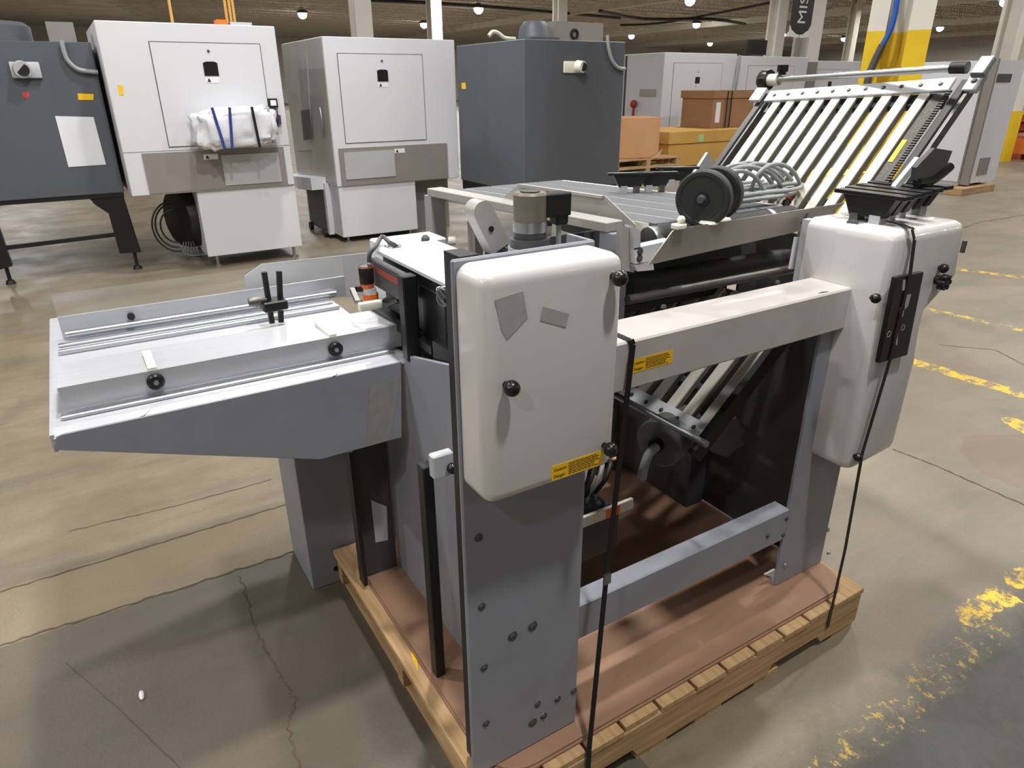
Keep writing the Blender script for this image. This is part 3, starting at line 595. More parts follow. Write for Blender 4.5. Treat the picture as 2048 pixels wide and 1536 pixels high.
rodA, rodB = V((2.06, 1.07, 1.586)), V((2.215, 1.785, 1.563))
MB().cyl(rodA, rodB, .010, n=16).build('adjuster_rod', steel, FM)
MB().cyl(rodB+V((0, -.01, 0)), rodB+V((0, .03, 0)), .02, n=20).build('rod_bearing', whitep, FM)
MB().lathe(rodB+V((0, .031, 0)), rodB+V((0, .066, 0)), [(0, .034), (.8, .034), (1, .03)], 28).build('hand_wheel', blackp, FM)
p = rodB+V((0, -.02, .016)); b = MB().cyl(p, p+V((0, 0, .03)), .013, n=14)
for k in range(6): b.cyl(p+V((.013*math.cos(k*PI/3), .013*math.sin(k*PI/3), .01)), p+V((.013*math.cos(k*PI/3), .013*math.sin(k*PI/3), .032)), .006, n=10)
b.build('clamp_knob', blackp, FM)
MB().lathe(rodA+V((0, -.012, 0)), rodA+V((0, .03, 0)), [(0, .015), (1, .015)], 18).build('rod_bearing', black, FM)
MB().obox(PY(1950, 166, 1.07), sl, (0, 1, 0), nrm, .03, .02, .008, .002).build('rail_end_block', cabw, FM)
MB().obox(BP(1.0, YF+.05, .010), sl, (0, 1, 0), nrm, .028, .022, .007, .002).build('rail_end_block', cabw, FM)
MB().obox(PY(1966, 134, 1.05), sl, (0, 1, 0), nrm, .03, .018, .01, .003).build('adjuster_block', steel, FM); bolt(FM, PY(1950, 166, 1.07)+nrm*.008, nrm, r=.006, mt=dgrey)
MB().slab([PY(u, v, 1.0) for u, v in ((1833, 335), (1870, 296), (1905, 302), (1890, 340), (1850, 372), (1830, 360))], (0, 1, 0), .012).build('stop_bracket', dgrey, FM)
MB().tube([PY(u, v, 1.0) for u, v in ((1834, 366), (1858, 363), (1880, 350), (1900, 333))], .012, 10).build('lever_handle', blackp, FM)
MB().bar(PY(1782, 385, 1.05), PY(1835, 320, 1.05), .012, .02).build('stop_edge', cabw, FM)
MB().slab([PY(u, v, 1.85) for u, v in ((1390, 345), (1416, 305), (1431, 330), (1430, 348))], (0, 1, 0), .012).build('far_gusset', greyl, FM)
MB().slab([PY(u, v, 1.5) for u, v in ((1540, 362), (1560, 360), (1630, 402), (1625, 420), (1560, 428))], (0, 1, 0), .004).build('inner_gusset', greyl, FM)

# --- roller levers: black T pieces standing on the frame
def lever(c, ang, s=1):
    c = V(c); r = V((math.cos(ang), math.sin(ang), 0)); q = V((-r.y, r.x, 0)); z = V((0, 0, 1))
    o = MB().obox(c+z*.062*s, r, q, z, .075*s, .014*s, .004*s, .001).build('roller_lever', blackp, FM)
    b = MB()
    for i in (-1, 1): pass
    w = [(-.055*s, .058*s), (.055*s, .058*s), (.036*s, .02*s), (-.036*s, .02*s)]
    b.slab([c + r*a - q*.010*s + z*h for a, h in w], q, .020*s); b.build('lever_body', black, o)
    MB().obox(c + z*.012*s - r*.02*s, r, q, z, .011*s, .012*s, .012*s).build('lever_foot', greyl, o); MB().obox(c + z*.012*s + r*.024*s, r, q, z, .009*s, .012*s, .012*s).build('lever_foot', steeld, o)
for i, x in enumerate((1.665, 1.725, 1.79, 1.86, 1.93)): lever((x, 1.01+.012*i, 1.222), PI/2*1.0, 1.25)
for u, v, a in ((1258, 386, -.5), (1308, 384, -.5), (1352, 372, -.5)): lever(PZ(u, v, 1.235), a, .95)
MB().bar((1.62, 1.02, 1.23), (1.95, 1.05, 1.23), .03, .012).build('lever_rail', steel, FM)

# --- lower buckle plate, drum motor and inner parts
LB, LT = V((1.30, 0, .67)), V((1.64, 0, .985)); s2 = (LT-LB).normalized(); n2 = V((-s2.z, 0, s2.x))
def LP(t, y, h=0): return LB + (LT-LB)*t + V((0, y, 0)) + n2*h
for k in range(10):
    y = 1.16+k*.064
    q = MB().bar(LP(.05, y), LP(.97, y), .032, .006, n2).build('slat', slatw, FM)
    MB().bar(LP(.05, y, -.013), LP(.97, y, -.013), .026, .016, n2).build('slat_channel', slatd, q)
lr = MB().bar(LP(.03, 1.13, .006), LP(.03, 1.80, .006), .05, .012, n2).build('lower_rail', cabw, FM)
for k in range(10): bolt(lr, LP(.03, 1.17+k*.064, .012), n2, r=.005, mt=dgrey)
MB().cyl((1.20, 1.03, .728), (1.20, 1.80, .728), .009, n=14).build('lower_rod', steel, FM)
for y in (1.12, 1.83): MB().bar(LP(-.12, y), LP(1, y), .02, .045, n2).build('lower_side_rail', black, FM)
MB().slab([PY(u, v, 1.13) for u, v in ((1425, 868), (1462, 840), (1474, 835), (1480, 852), (1492, 862), (1484, 876), (1488, 890), (1470, 900), (1456, 915), (1425, 905), (1410, 890))], (0, 1, 0), .006).build('end_bracket', steeld, FM)
c = PY(1316, 888, 1.24); dm = MB().lathe(c, c+V((.17, .05, 0)), [(0, .066), (.03, .072), (.8, .072), (1, .05)], 36).build('drum_motor', mat('dusty_motor_grey', (100, 98, 92), .65, var=.15, scale=30), FM)
MB().cyl(c-V((.02, .006, 0)), c+V((.001, 0, 0)), .02, n=24).build('drum_hub', black, dm)
MB().tube([c+V((-.01, -.01, 0)), c+V((-.05, -.02, -.005)), c+V((-.065, -.02, -.045)), c+V((-.06, -.01, -.085))], .013, 12).build('drum_hose', cablem, dm)
MB().box(1.705, 1.715, 1.07, 1.86, .16, .95).build('end_panel', dgrey, FM)
MB().box(1.62, 1.70, 1.45, 1.84, .16, .60).build('control_cabinet', dgrey, FM)
MB().box(.634, 1.70, 1.86, 1.872, .62, .955).build('rear_panel', dgrey, FM)
MB().box(.64, .86, 1.85, 1.862, .155, .62).build('rear_post', grey, FM); MB().box(1.50, 1.76, 1.873, 1.885, .155, .95).build('rear_post', grey, FM)
MB().box(.86, 1.50, 1.83, 1.86, .385, .49).build('rear_beam', grey, FM)
eb = MB().box(.80, 1.13, 1.255, 1.60, .30, .43, .003).build('drive_tray', dgrey, FM)
MB().box(.80, 1.17, 1.244, 1.2545, .43, .462).build('tray_edge', whitep, eb); MB().box(1.07, 1.12, 1.2425, 1.2438, .432, .46).build('orange_label', orange, eb)
MB().cyl((.86, 1.36, .50), (1.06, 1.36, .50), .055, n=28).build('drive_motor', black, FM); MB().box(.84, .90, 1.38, 1.46, .46, .6).build('motor_bracket', steel, FM)
MB().box(.90, 1.0, 1.36, 1.6, .60, .71).build('relay_box', whitep, FM)
for k in range(4): MB().tube([V((1.0+k*.03, 1.32, .47)), V((1.02+k*.03, 1.30, .52)), V((1.06+k*.03, 1.33, .55)), V((1.1+k*.02, 1.4, .47))], .007).build('inner_cable', rubber if k % 2 else cablem, FM)

# ================================================================== things lying on the machine
W1 = PY(1408, 397, 1.20); wax = V((math.sin(math.radians(64)), math.cos(math.radians(64)), 0)); r0 = .067
WO = .092
sp = thing('spare_roller', W1-V((0, 0, r0)), 'pair of black rubber wheels on one axle lying on the belt table', 'roller')
for k, nm in ((0, 'wheel'), (1, 'wheel')):
    c = W1 + wax*WO*k; MB().lathe(c-wax*.016, c+wax*.016, [(.06, r0*.35), (.06, r0*.78), (0, r0*.82), (0, r0*.94), (.12, r0), (.88, r0), (1, r0*.94), (1, r0*.3)], 48).build(nm, rubber, sp)
MB().lathe(W1-wax*.030, W1+wax*.115, [(0, .008), (.1, .012), (.9, .012), (1, .008)], 20).build('axle', dgrey, sp)
MB().lathe(W1-wax*.018, W1-wax*.002, [(0, .017), (1, .020)], 24).build('hub', black, sp)
cc_ = thing('cable_coil', PY(1510, 440, 1.42), 'loops of grey cable heaped behind the black wheels', 'cable')
random.seed(11)
for i, (cu_, cv_, ru, rv, rot, yy) in enumerate(((1515, 372, 72, 40, .2, 1.50), (1530, 380, 66, 50, .35, 1.46), (1500, 384, 66, 50, .15, 1.42), (1552, 390, 50, 62, .1, 1.40), (1510, 415, 76, 22, .02, 1.36), (1500, 428, 70, 14, .05, 1.34), (1490, 378, 60, 46, .4, 1.44), (1520, 366, 58, 34, .5, 1.48), (1478, 392, 48, 50, .1, 1.39), (1520, 436, 74, 8, .0, 1.35))):
    pts = []
    for k in range(19):
        a = 2*PI*k/18*(1.0) + i*.4; x_, y_ = ru*math.cos(a), rv*math.sin(a); u = cu_ + x_*math.cos(rot) - y_*math.sin(rot); v = cv_ + x_*math.sin(rot) + y_*math.cos(rot)
        p = PY(u, v, yy + .05*math.sin(a) + .012*math.sin(3*a)); p.z = max(p.z, tz + .008 + .003*i); pts.append(p)
    MB().tube(pts, .006, 8, 3).build('cable_loop', cablem, cc_)
pg = MB().bar(PY(1565, 425, 1.38), PY(1578, 402, 1.38), .026, .026, (0, 1, 0), .004).build('plug', black, cc_)
MB().bar(PY(1580, 400, 1.38), PY(1583, 388, 1.38), .024, .02, (0, 1, 0), .004).build('plug_cap', mat('brick_red_plastic', (150, 70, 40), .5), cc_); MB().bar(PY(1572, 432, 1.38), PY(1604, 452, 1.36), .026, .02).build('cable_tag', greyl, cc_)
p = PY(1418, 441, 1.18); b = MB().lathe(p-V((0, 0, .006)), p, [(0, .024), (1, .02)], 20).cyl(p, p+V((-.006, .005, .03)), .004, n=8); b.build('plastic_foot', whitep, label='white plastic foot at the base of the front black wheel', cat='plastic foot')
p = PY(1447, 436, 1.19); b = MB().lathe(p-V((0, 0, .006)), p, [(0, .020), (1, .017)], 20).cyl(p, p+V((-.004, .004, .03)), .004, n=8); b.build('plastic_foot', whitep, label='white plastic foot at the base of the rear black wheel', cat='plastic foot')

# straps
def strap(pts, w, name, label, n):
    b = MB(); P = [V(p) for p in pts]
    for a, c in zip(P, P[1:]): b.bar(a, c, w, .0016, n)
    return b.build(name, black, label=label, cat='strap')
sx = .868
st = thing('strapping_band', (sx, .9, .0), 'black strapping band over the beam beside the beige belt cover', 'strap')
b = MB(); P = [V((sx+.012, 1.10, 1.082)), V((sx+.01, .975, 1.082)), PY(1266, 690, .974), PY(1212, 1160, .935), PY(1178, 1500, .857), PY(1176, 1540, .8565)]
for (a, c), nn in zip(zip(P, P[1:]), ((0, 0, 1), (0, -1, 0), (0, -1, 0), (0, -1, 0), (0, -1, 0))): b.bar(a, c, .014, .0016, nn)
b.build('band', black, st)
q = PY(1213, 1157, .935); MB().obox(q-V((0, .002, 0)), (1, 0, 0), (0, 1, 0), (0, 0, 1), .009, .003, .013).build('seal', steel, st)
st2 = thing('strapping_band', (1.64, .87, 0), 'black strapping band over the drive cover and behind its panel', 'strap')
b = MB(); P = [PZ(1752, 438, 1.235), PZ(1800, 447, 1.2345), PY(1824, 457, .879), PY(1829, 480, .877), PY(1820, 550, .866), PY(1781, 716, .866), PY(1725, 905, .868), PY(1690, 1100, .866), PY(1655, 1255, .8565)]
nn = [(0, 0, 1)]*2 + [(0, -1, .6), (0, -1, 0)] + [(0, -1, 0)]*5
for (a, c), n_ in zip(zip(P, P[1:]), nn): b.bar(a, c, .013, .0016, n_)
b.build('band', black, st2)

# ================================================================== BACKGROUND MACHINES
def warn(parent, x, y, z, w=.09, h=.04):
    s = MB().box(x, x+w, y-.002, y, z, z+h).build('warning_label', paper, parent)
    MB().prism([(x+w*.12, z+h*.15), (x+w*.4, z+h*.15), (x+w*.26, z+h*.85)], 'y', y-.003, y-.0021).build('warning_triangle', inkm, s); return s
def door_outline(parent, x0, x1, z0, z1, y, hx, hz, mtl=None, s=1):
    dr = MB().box(x0, x1, y-.006, y+.01, z0, z1).build('door', mtl or cabw, parent)
    t = .006*s; b = MB()
    b.box(x0-t, x0, y-.004, y, z0-t, z1+t); b.box(x1, x1+t, y-.004, y, z0-t, z1+t); b.box(x0, x1, y-.004, y, z0-t, z0); b.box(x0, x1, y-.004, y, z1, z1+t); b.build('door_gap', seam, parent)
    hd = MB().prism([(hx, hz), (hx+.115*s, hz), (hx+.115*s, hz+.10*s), (hx+.09*s, hz+.11*s), (hx+.03*s, hz+.11*s), (hx, hz+.10*s)], 'y', y-.012, y-.0065).build('handle', blackp, dr)
    MB().cyl((hx+.06*s, y-.0065, hz+.19*s), (hx+.06*s, y-.012, hz+.19*s), .011*s, n=14).build('lock', dgrey, dr); warn(dr, hx+.0, y-.0065, hz-.055*s, .11*s, .045*s); return dr
# cabinet 1
C1 = thing('machine_cabinet', (1.1, 7.3, .11), 'white machine cabinet with a plastic-wrapped bundle on its front', 'machine cabinet', 'white machine cabinets')
y = 6.83
MB().box(.40, 1.785, y, 8.2, .70, 2.04, .006).build('cabinet_body', cabw, C1)
door_outline(C1, .765, 1.635, 1.09, 1.895, y, 1.145, 1.645)
MB().box(.54, 1.722, y-.012, y-.0005, .715, 1.045).build('lower_panel', cabg, C1)
MB().box(1.165, 1.665, y-.02, y-.0125, .738, 1.0).build('silver_plate', cabsil, C1); warn(C1, 1.02, y-.013, .97, .12, .045)
MB().box(.4, 1.785, y-.002, y, 1.056, 1.060).build('body_seam', cabg, C1)
MB().box(.915, 1.79, y+.02, 8.1, .11, .6995, .005).build('base', cabw, C1)
for x_ in (1.0, 1.72): 
    for y_ in (y+.1, 7.9): MB().lathe((x_, y_, 0), (x_, y_, .112), [(0, .035), (.15, .035), (.16, .014), (1, .014)], 12).build('foot', steel, C1)
e = MB().box(1.64, 1.72, y-.03, y-.0005, 1.38, 1.46, .004).build('switch_box', black, C1); MB().box(1.655, 1.705, y-.034, y-.0305, 1.40, 1.445).build('switch_label', paper, e)
MB().tube([(1.70, y-.02, 1.38), (1.69, y-.06, 1.28), (1.66, y-.05, 1.2), (1.6, y-.03, 1.12)], .011).build('switch_cable', black, C1)
MB().box(1.68, 1.73, y-.03, y-.001, 1.24, 1.32).build('socket', dgrey, C1)
MB().slab([(.47, y-.001, 1.50), (.50, y-.001, 1.50), (.51, y-.001, 1.57), (.47, y-.001, 1.58)], (0, -1, 0), .001).build('yellow_tag', yellow, C1)
MB().box(1.33, 1.42, y+.1, y+.22, 2.041, 2.085).build('orange_clamp', orange, C1); MB().box(1.44, 1.62, y+.1, y+.2, 2.041, 2.07).build('air_valve', greyl, C1)
hr = MB(); hr.lathe((.905, 7.3, .42), (.74, 7.24, .42), [(0, .27), (.1, .28), (.5, .28), (.9, .25), (1, .1)], 30); hr.build('hose_drum', black, C1)
for k, (rx, rz) in enumerate(((.17, .2), (.13, .15), (.2, .23))): MB().tube([(.72 - rx*math.sin(a), 7.1-.02*k, .38+rz*math.cos(a)) for a in [PI*j/8 for j in range(9)]], .008).build('hose_loop', black, C1)
for k in range(5): MB().tube([(.74+.02*k, 6.95, .25), (.72+.03*k, 6.9, .16-.01*k), (.80+.03*k, 6.88, .13)], .007, 6).build('lead', black, C1)
for u in (345, 455, 463, 470): p = PY(u, 45, 7.1); q = PY(u-8 if u > 400 else u-4, -60, 7.1); MB().cyl((p.x, 7.1, 2.04), (q.x, 7.1, 6.7), .012, n=8).build('supply_pipe', cardy, C1)
# bundle
bw = MB(); bmesh.ops.create_icosphere(bw.b, subdivisions=4, radius=1)
random.seed(5)
from mathutils import noise as mnoise
for v_ in bw.b.verts:
    c = v_.co.copy(); sx_ = lambda t: math.copysign(abs(t)**.45, t)
    n_ = mnoise.noise(c*2.2)*.20 + mnoise.noise(c*5)*.10 - abs(mnoise.noise(c*4+V((3, 1, 2))))*.12
    v_.co = V((1.30 + sx_(c.x)*.345*(1+n_), y-.15 + sx_(c.y)*.13*(1+n_), 1.235 + sx_(c.z)*.165*(1+n_) + .03*c.x)); v_.co.y = min(v_.co.y, y-.024)
BD = thing('wrapped_bundle', (1.3, y-.15, 1.07), 'crumpled plastic-wrapped bundle tied with blue straps on the white cabinet', 'bundle')
bw.build('plastic_wrap', wrap, BD, sharp=80)
for x_, dx in ((1.11, .05), (1.25, -.03), (1.43, .02)): MB().bar((x_, y-.292, 1.40), (x_+dx, y-.292, 1.07), .022, .01, (0, -1, 0)).build('strap', bluem if x_ < 1.4 else black, BD)
# cabinet 0 (slate oven)
C0 = thing('slate_cabinet', (-.6, 7.9, 0), 'dark slate cabinet on black legs with a white sheet on its side', 'machine cabinet', 'dark slate cabinets')
y = 7.17
MB().box(-2.2, .365, y, 8.9, .70, 1.90, .005).build('cabinet_body', dark, C0)
MB().prism([tuple(q) for q in XZ(y, (110, 232), (187, 234), (212, 329), (137, 334))], 'y', y-.004, y-.0005).build('instruction_sheet', paper, C0)
sw = MB().box(-.235, -.03, y-.03, y-.0005, 1.63, 1.75, .01, 2).build('switch_plate', greyl, C0); MB().cyl((-.16, y-.0305, 1.70), (-.15, y-.09, 1.69), .06, n=26).build('rotary_handle', greyl, sw); MB().cyl((-.15, y-.0905, 1.69), (-.15, y-.094, 1.69), .045, n=24).build('handle_face', black, sw)
MB().slab([PY(u, v, y-.0005) for u, v in ((155, 187), (187, 188), (187, 200), (157, 200))], (0, -1, 0), .003).build('yellow_label', yellow, C0)
p = PY(52, 190, y-.0005); MB().cyl(p, p+V((0, -.002, 0)), .025, n=9).build('red_mark', mat('red_ink', (190, 60, 64), .7), C0)
MB().tube([PY(u, v, y-.03) for u, v in ((124, 80), (126, 95), (135, 120), (155, 138), (180, 143), (196, 144))], .018, 10).build('conduit', cablem, C0)
MB().box(PY(90, 45, y+.3).x, PY(145, 45, y+.3).x, y+.25, y+.45, 1.901, 2.06).build('junction_box', cabg, C0); MB().lathe((-.33, y+.5, 1.901), (-.33, y+.5, 2.06), [(0, .3), (.8, .3), (1, .26)], 24).build('fan_housing', dark, C0)
MB().prism([tuple(q) for q in XZ(y, (175, 393), (247, 391), (283, 505), (240, 508), (218, 428), (190, 410))], 'y', y+.02, y+.12).build('leg', black, C0)
MB().prism([(-.72, .70), (-.62, .70), (-.60, .16), (-.70, .14)], 'y', y+.02, y+.12).build('leg', black, C0)
MB().bar((-.66, y+.06, .31), (.26, y+.06, .335), .03, .035).build('crossbar', black, C0)
for x_ in (-.65, .34): MB().lathe((x_, y+.07, 0), (x_, y+.07, .165), [(0, .04), (.2, .03), (.25, .015), (1, .015)], 10).build('foot', black, C0)
for x_ in (-1.9, .28): MB().box(x_, x_+.1, 8.7, 8.8, 0, .70).build('leg', black, C0)
MB().box(-.72, .36, y+.01, y+.13, .665, .70).build('base_rail', black, C0)
# cabinet 2
C2 = thing('machine_cabinet', (3.0, 7.8, .02), 'white machine cabinet with side window and small side shelf', 'machine cabinet', 'white machine cabinets')
y = 7.25
MB().box(2.335, 3.765, y, 8.72, .59, 2.0, .006).build('cabinet_body', cabw, C2)
door_outline(C2, 2.47, 3.375, 1.02, 1.85, y, 2.865, 1.60)
MB().box(2.38, 3.62, y-.012, y-.0005, .60, .97).build('lower_panel', cabg, C2); MB().box(2.43, 2.985, y-.02, y-.0125, .66, .93).build('silver_plate', cabsil, C2); warn(C2, 2.99, y-.013, .895, .12, .045)
MB().box(2.345, 3.22, y+.01, 8.5, .06, .5895, .005).build('base', cabw, C2)
for x_ in (2.42, 3.15): MB().lathe((x_, y+.08, 0), (x_, y+.08, .062), [(0, .035), (.2, .035), (.22, .014), (1, .014)], 12).build('foot', steel, C2)
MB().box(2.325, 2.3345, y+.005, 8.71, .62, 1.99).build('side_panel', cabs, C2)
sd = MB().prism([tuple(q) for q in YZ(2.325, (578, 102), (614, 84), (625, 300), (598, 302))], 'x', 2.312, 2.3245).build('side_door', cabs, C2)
MB().prism([tuple(q) for q in YZ(2.31, (602, 221), (619, 219), (624, 278), (608, 280))], 'x', 2.305, 2.3115).build('window', dgrey, sd)
MB().tube([PX(u, v, 2.30) for u, v in ((640, 215), (643, 232), (645, 250), (644, 275))], .014, 8).build('door_handle', steel, C2)
MB().prism([tuple(q) for q in YZ(2.33, (586, 347), (652, 354), (655, 378), (628, 376), (590, 352))], 'x', 2.16, 2.324).build('side_shelf', cabw, C2)
MB().box(2.30, 2.33, 7.62, 8.3, .06, .58).build('shelf_support', dgrey, C2); MB().box(2.29, 2.3445, 7.55, 7.62, .05, .60).build('shelf_leg', cabw, C2)
for y_ in (7.7, 8.25): MB().cyl((2.27, y_, .045), (2.31, y_, .045), .045, n=18).build('caster', black, C2)
MB().box(3.23, 3.74, 7.5, 8.4, 0, .5895).build('rear_base', cabg, C2)
# dark slate box
D1 = thing('slate_cabinet', (4.3, 6.3, 0), 'dark slate cabinet with a fan housing on top, corner towards us', 'machine cabinet', 'dark slate cabinets')
y = 5.7
MB().box(3.655, 4.815, y, 7.0, .60, 1.93, .006).build('cabinet_body', dark, D1)
sw = MB().box(4.08, 4.31, y-.02, y-.0005, 1.655, 1.755, .008, 2).build('switch_plate', whitep, D1); MB().lathe((4.23, y-.0205, 1.71), (4.25, y-.09, 1.705), [(0, .055), (.7, .05), (1, .05)], 26).build('rotary_handle', whitep, sw); MB().cyl((4.25, y-.0905, 1.705), (4.25, y-.095, 1.705), .038, n=24).build('handle_face', black, sw)
MB().tube([PY(u, v, y-.03) for u, v in ((1215, 70), (1217, 95), (1224, 120), (1236, 135), (1250, 138))], .016, 10).build('conduit', cablem, D1)
MB().slab([PX(u, v, 3.6545) for u, v in ((923, 166), (931, 165), (932, 178), (924, 178))], (-1, 0, 0), .002).build('yellow_label', yellow, D1)
MB().box(3.665, 4.80, y+.01, 6.98, .50, .5995).build('base_rail', black, D1)
for x_ in (3.7, 4.7):
    for y_ in (y+.03, 6.85): MB().box(x_, x_+.09, y_, y_+.09, 0, .4995).build('leg', black, D1)
fh = MB().lathe((4.29, 6.5, 1.931), (4.29, 6.5, 2.14), [(0, .19), (.2, .17), (.75, .15), (1, .11)], 24).build('fan_housing', dark, D1); MB().box(4.12, 4.46, 6.3, 6.7, 1.9305, 1.99).build('fan_base', dark, D1)
jb = MB().box(4.5, 5.13, 6.45, 6.9, 1.9305, 2.15).build('junction_box', cabg, D1); p = PY(1148, 68, 6.449); MB().lathe(p, p+V((0, -.02, 0)), [(0, .05), (1, .05), (1, .03), (0, .03)], 20, False).build('grommet', black, jb)
MB().tube([PY(u, v, 6.6) for u, v in ((978, 72), (985, 64), (996, 66), (1010, 76), (1030, 78))], .02).build('conduit_stub', whitep, D1)

# far row of white cabinets
def far_cab(x0, x1, y0, zt, lab, side=.35, dw=None):
    c = thing('machine_cabinet', ((x0+x1)/2, y0+1, 0), lab, 'machine cabinet', 'white machine cabinets'); y = y0
    MB().box(x0, x1, y, y+2.6, .12, zt, .01).build('cabinet_body', cabw, c)
    w = x1-x0; door_outline(c, x0+w*.13, x0+w*.80, .50, zt-.22, y, x0+w*.43, zt-.66, s=1.3); MB().box(x0+.05, x1-.05, y+.05, y+2.5, 0, .1195).build('plinth', dgrey, c); return c
a = far_cab(12.16, 14.56, 13.0, 2.23, 'distant white cabinet with red lever, behind the tall cardboard box')
MB().box(12.15, 12.1595, 14.3, 14.36, .2, 2.2).build('side_seam', seam, a)
MB().box(12.13, 12.158, 13.2, 13.75, 1.3, 1.45).build('vent_grille', cabs, a); p = V((12.1, 13.9, 1.12)); MB().ball(p, .09).cyl(p, p-V((0, 0, .3)), .03).build('red_lever', rust, a)
b2 = far_cab(14.66, 17.3, 13.0, 2.19, 'distant white cabinet just past the grey pipe and brown carton'); MB().cyl((14.5, 12.95, 1.3), (14.6, 12.95, 2.2), .035).build('exhaust_pipe', cablem, b2)
b3 = far_cab(17.55, 19.9, 13.2, 2.12, 'distant white cabinet with grey corner post beside the yellow column'); MB().box(17.42, 17.85, 13.1, 13.19, .2, 2.08).build('corner_post', cabg, b3)

# cartons and pallets in the aisle behind
def carton(x0, x1, y0, y1, z0, z1, m_, lab, cat='carton'):
    c = thing('cardboard_carton', ((x0+x1)/2, (y0+y1)/2, z0), lab, cat, 'cartons in the aisle')
    MB().box(x0, x1, y0, y1, z0, z1, .006).build('carton_body', m_, c); MB().box(x0, x1, (y0+y1)/2-.03, (y0+y1)/2+.03, z1+.0005, z1+.003).build('packing_tape', cardy, c); return c
def pallet_at(x0, x1, y0, y1, lab, m_=pwood):
    c = thing('wooden_pallet', ((x0+x1)/2, (y0+y1)/2, 0), lab, 'pallet', 'pallets in the aisle'); n = 7; w = (y1-y0)/n
    for i in range(n): MB().box(x0, x1, y0+i*w, y0+i*w+w*.7, .125, .147).build('deck_board', m_, c)
    for x_ in (x0, (x0+x1)/2-.05, x1-.1): MB().box(x_, x_+.1, y0, y1, .02, .1245).build('stringer', m_, c)
    for y_ in (y0, (y0+y1)/2, y1-w): MB().box(x0, x1, y_, y_+w*.7, 0, .0195).build('bottom_board', m_, c)
    return c
pallet_at(8.35, 9.95, 10.0, 11.1, 'lower wooden pallet on the floor under the tall tan carton')
c = thing('cardboard_carton', (9.1, 10.4, .296), 'tall plain tan carton standing on a pallet near the slate cabinet', 'carton', 'cartons in the aisle')
ca, sa = math.cos(-.35), math.sin(-.35)
MB().obox((9.12, 10.5, .65), (ca, sa, 0), (-sa, ca, 0), (0, 0, 1), .42, .36, .354, .008).build('carton_body', card, c); MB().obox((9.12, 10.5, 1.0055), (ca, sa, 0), (-sa, ca, 0), (0, 0, 1), .42, .03, .001).build('packing_tape', cardy, c); MB().slab([(9.2, 10.0, .297), (9.36, 9.98, .30), (9.46, 9.99, .46), (9.32, 10.0, .36)], (0, -1, 0), .004).build('torn_flap', card, c)
copy_tree(bpy.data.objects['wooden_pallet.001'], V((9.15, 10.55, .1475)), 'upper wooden pallet directly under the tall tan carton')
c = thing('cardboard_crate', (11.5, 11, 0), 'long low yellowish cardboard crate with a lid behind the slatted plate', 'crate')
MB().box(10.2, 13.1, 10.6, 12.0, .02, .46, .006).build('crate_body', cardy, c); MB().box(10.17, 13.13, 10.57, 12.03, .4605, .69, .006).build('crate_lid', cardy, c); MB().box(10.98, 11.12, 10.567, 10.57, .48, .62).build('green_note', mat('green_paper', (160, 196, 140), .8), c)
c = thing('cardboard_carton', (12.2, 11.4, .69), 'brown carton with black straps on top of the low crate', 'carton', 'cartons in the aisle')
MB().box(11.75, 13.0, 11.0, 11.9, .6905, 1.42, .006).build('carton_body', cardd, c); MB().box(11.72, 13.03, 10.97, 11.93, 1.28, 1.43).build('carton_lid', cardd, c)
for x_ in (12.12, 12.24): MB().box(x_, x_+.03, 10.96, 10.969, .70, 1.42).build('strap', black, c)
MB().box(11.85, 11.98, 10.992, 10.999, .8, 1.2).build('shipping_label', paper, c)
pallet_at(.5, 1.9, 13.6, 14.6, 'wooden pallet lying behind the white cabinet with the bundle', wood('old_wood', (176, 138, 104), (150, 112, 80)))
pallet_at(-2.2, -1.0, 12.6, 13.6, 'wooden pallet lying behind the dark cabinet with the white sheet', bpy.data.materials['old_wood'])
# yellow steel stand behind the slats
ys_ = thing('steel_stand', (4.4, 2.4, 0), 'yellow steel stand seen through the slatted plate', 'stand')
for x_, y_ in ((4.30, 2.9), (4.62, 2.9), (4.30, 3.12), (4.62, 3.12)): MB().box(x_, x_+.05, y_, y_+.05, 0, .95).build('leg', coly, ys_)
MB().box(4.28, 4.69, 2.88, 3.19, .9505, .99).build('top_plate', coly, ys_); MB().box(4.351, 4.619, 2.91, 2.94, .35, .40).build('crossbar', coly, ys_)

# right side: tall white panel machine, blocks, orange steel
WP = thing('panel_machine', (11.6, 5.6, .1), 'tall narrow white panel machine with a grey edge, standing on a wood block', 'machine panel')
q = [PX(u, v, 11.5) for u, v in ((1985, 122), (2003, 122), (1955, 372), (1925, 376))]
MB().box(11.5, 11.55, q[3].y-.06, q[3].y+.06, .12, 1.86).build('grey_edge', cabg, WP)
MB().box(11.552, 12.3, q[3].y-.05, q[3].y+1.6, .14, 1.84).build('panel_body', cabw, WP); MB().box(11.46, 11.4995, q[3].y+.08, q[3].y+.95, .16, 1.82).build('panel_front', cabw, WP)
MB().box(11.60, 12.0, q[3].y-.056, q[3].y-.0505, 1.55, 1.66).build('maker_plate', dgrey, WP); MB().box(11.7, 12.0, q[3].y-.056, q[3].y-.0505, .25, .5).build('symbol_plate', cabg, WP)
for k in range(2): MB().box(11.52+.4*k, 11.6+.4*k, q[3].y, q[3].y+.08, .101, .1395).build('foot', black, WP)
blk = PZ(1925, 388, 0); MB().box(11.2, 12.15, q[3].y-.15, q[3].y+.12, 0, .1, .004).build('wood_block', pwood, label='pale wood block under the tall white panel machine', cat='wood block')
OS = thing('steel_rack_stack', (18.3, 8, 0), 'orange steel skid with red scrap steel heaped on it', 'skid')
MB().box(17.6, 19.5, 6.2, 9.1, .12, .42).build('skid_deck', rusto, OS)
for y_ in (6.4, 7.5, 8.6): MB().box(17.6, 19.5, y_, y_+.3, 0, .1195).build('skid_runner', rust, OS)
random.seed(2); b = MB()
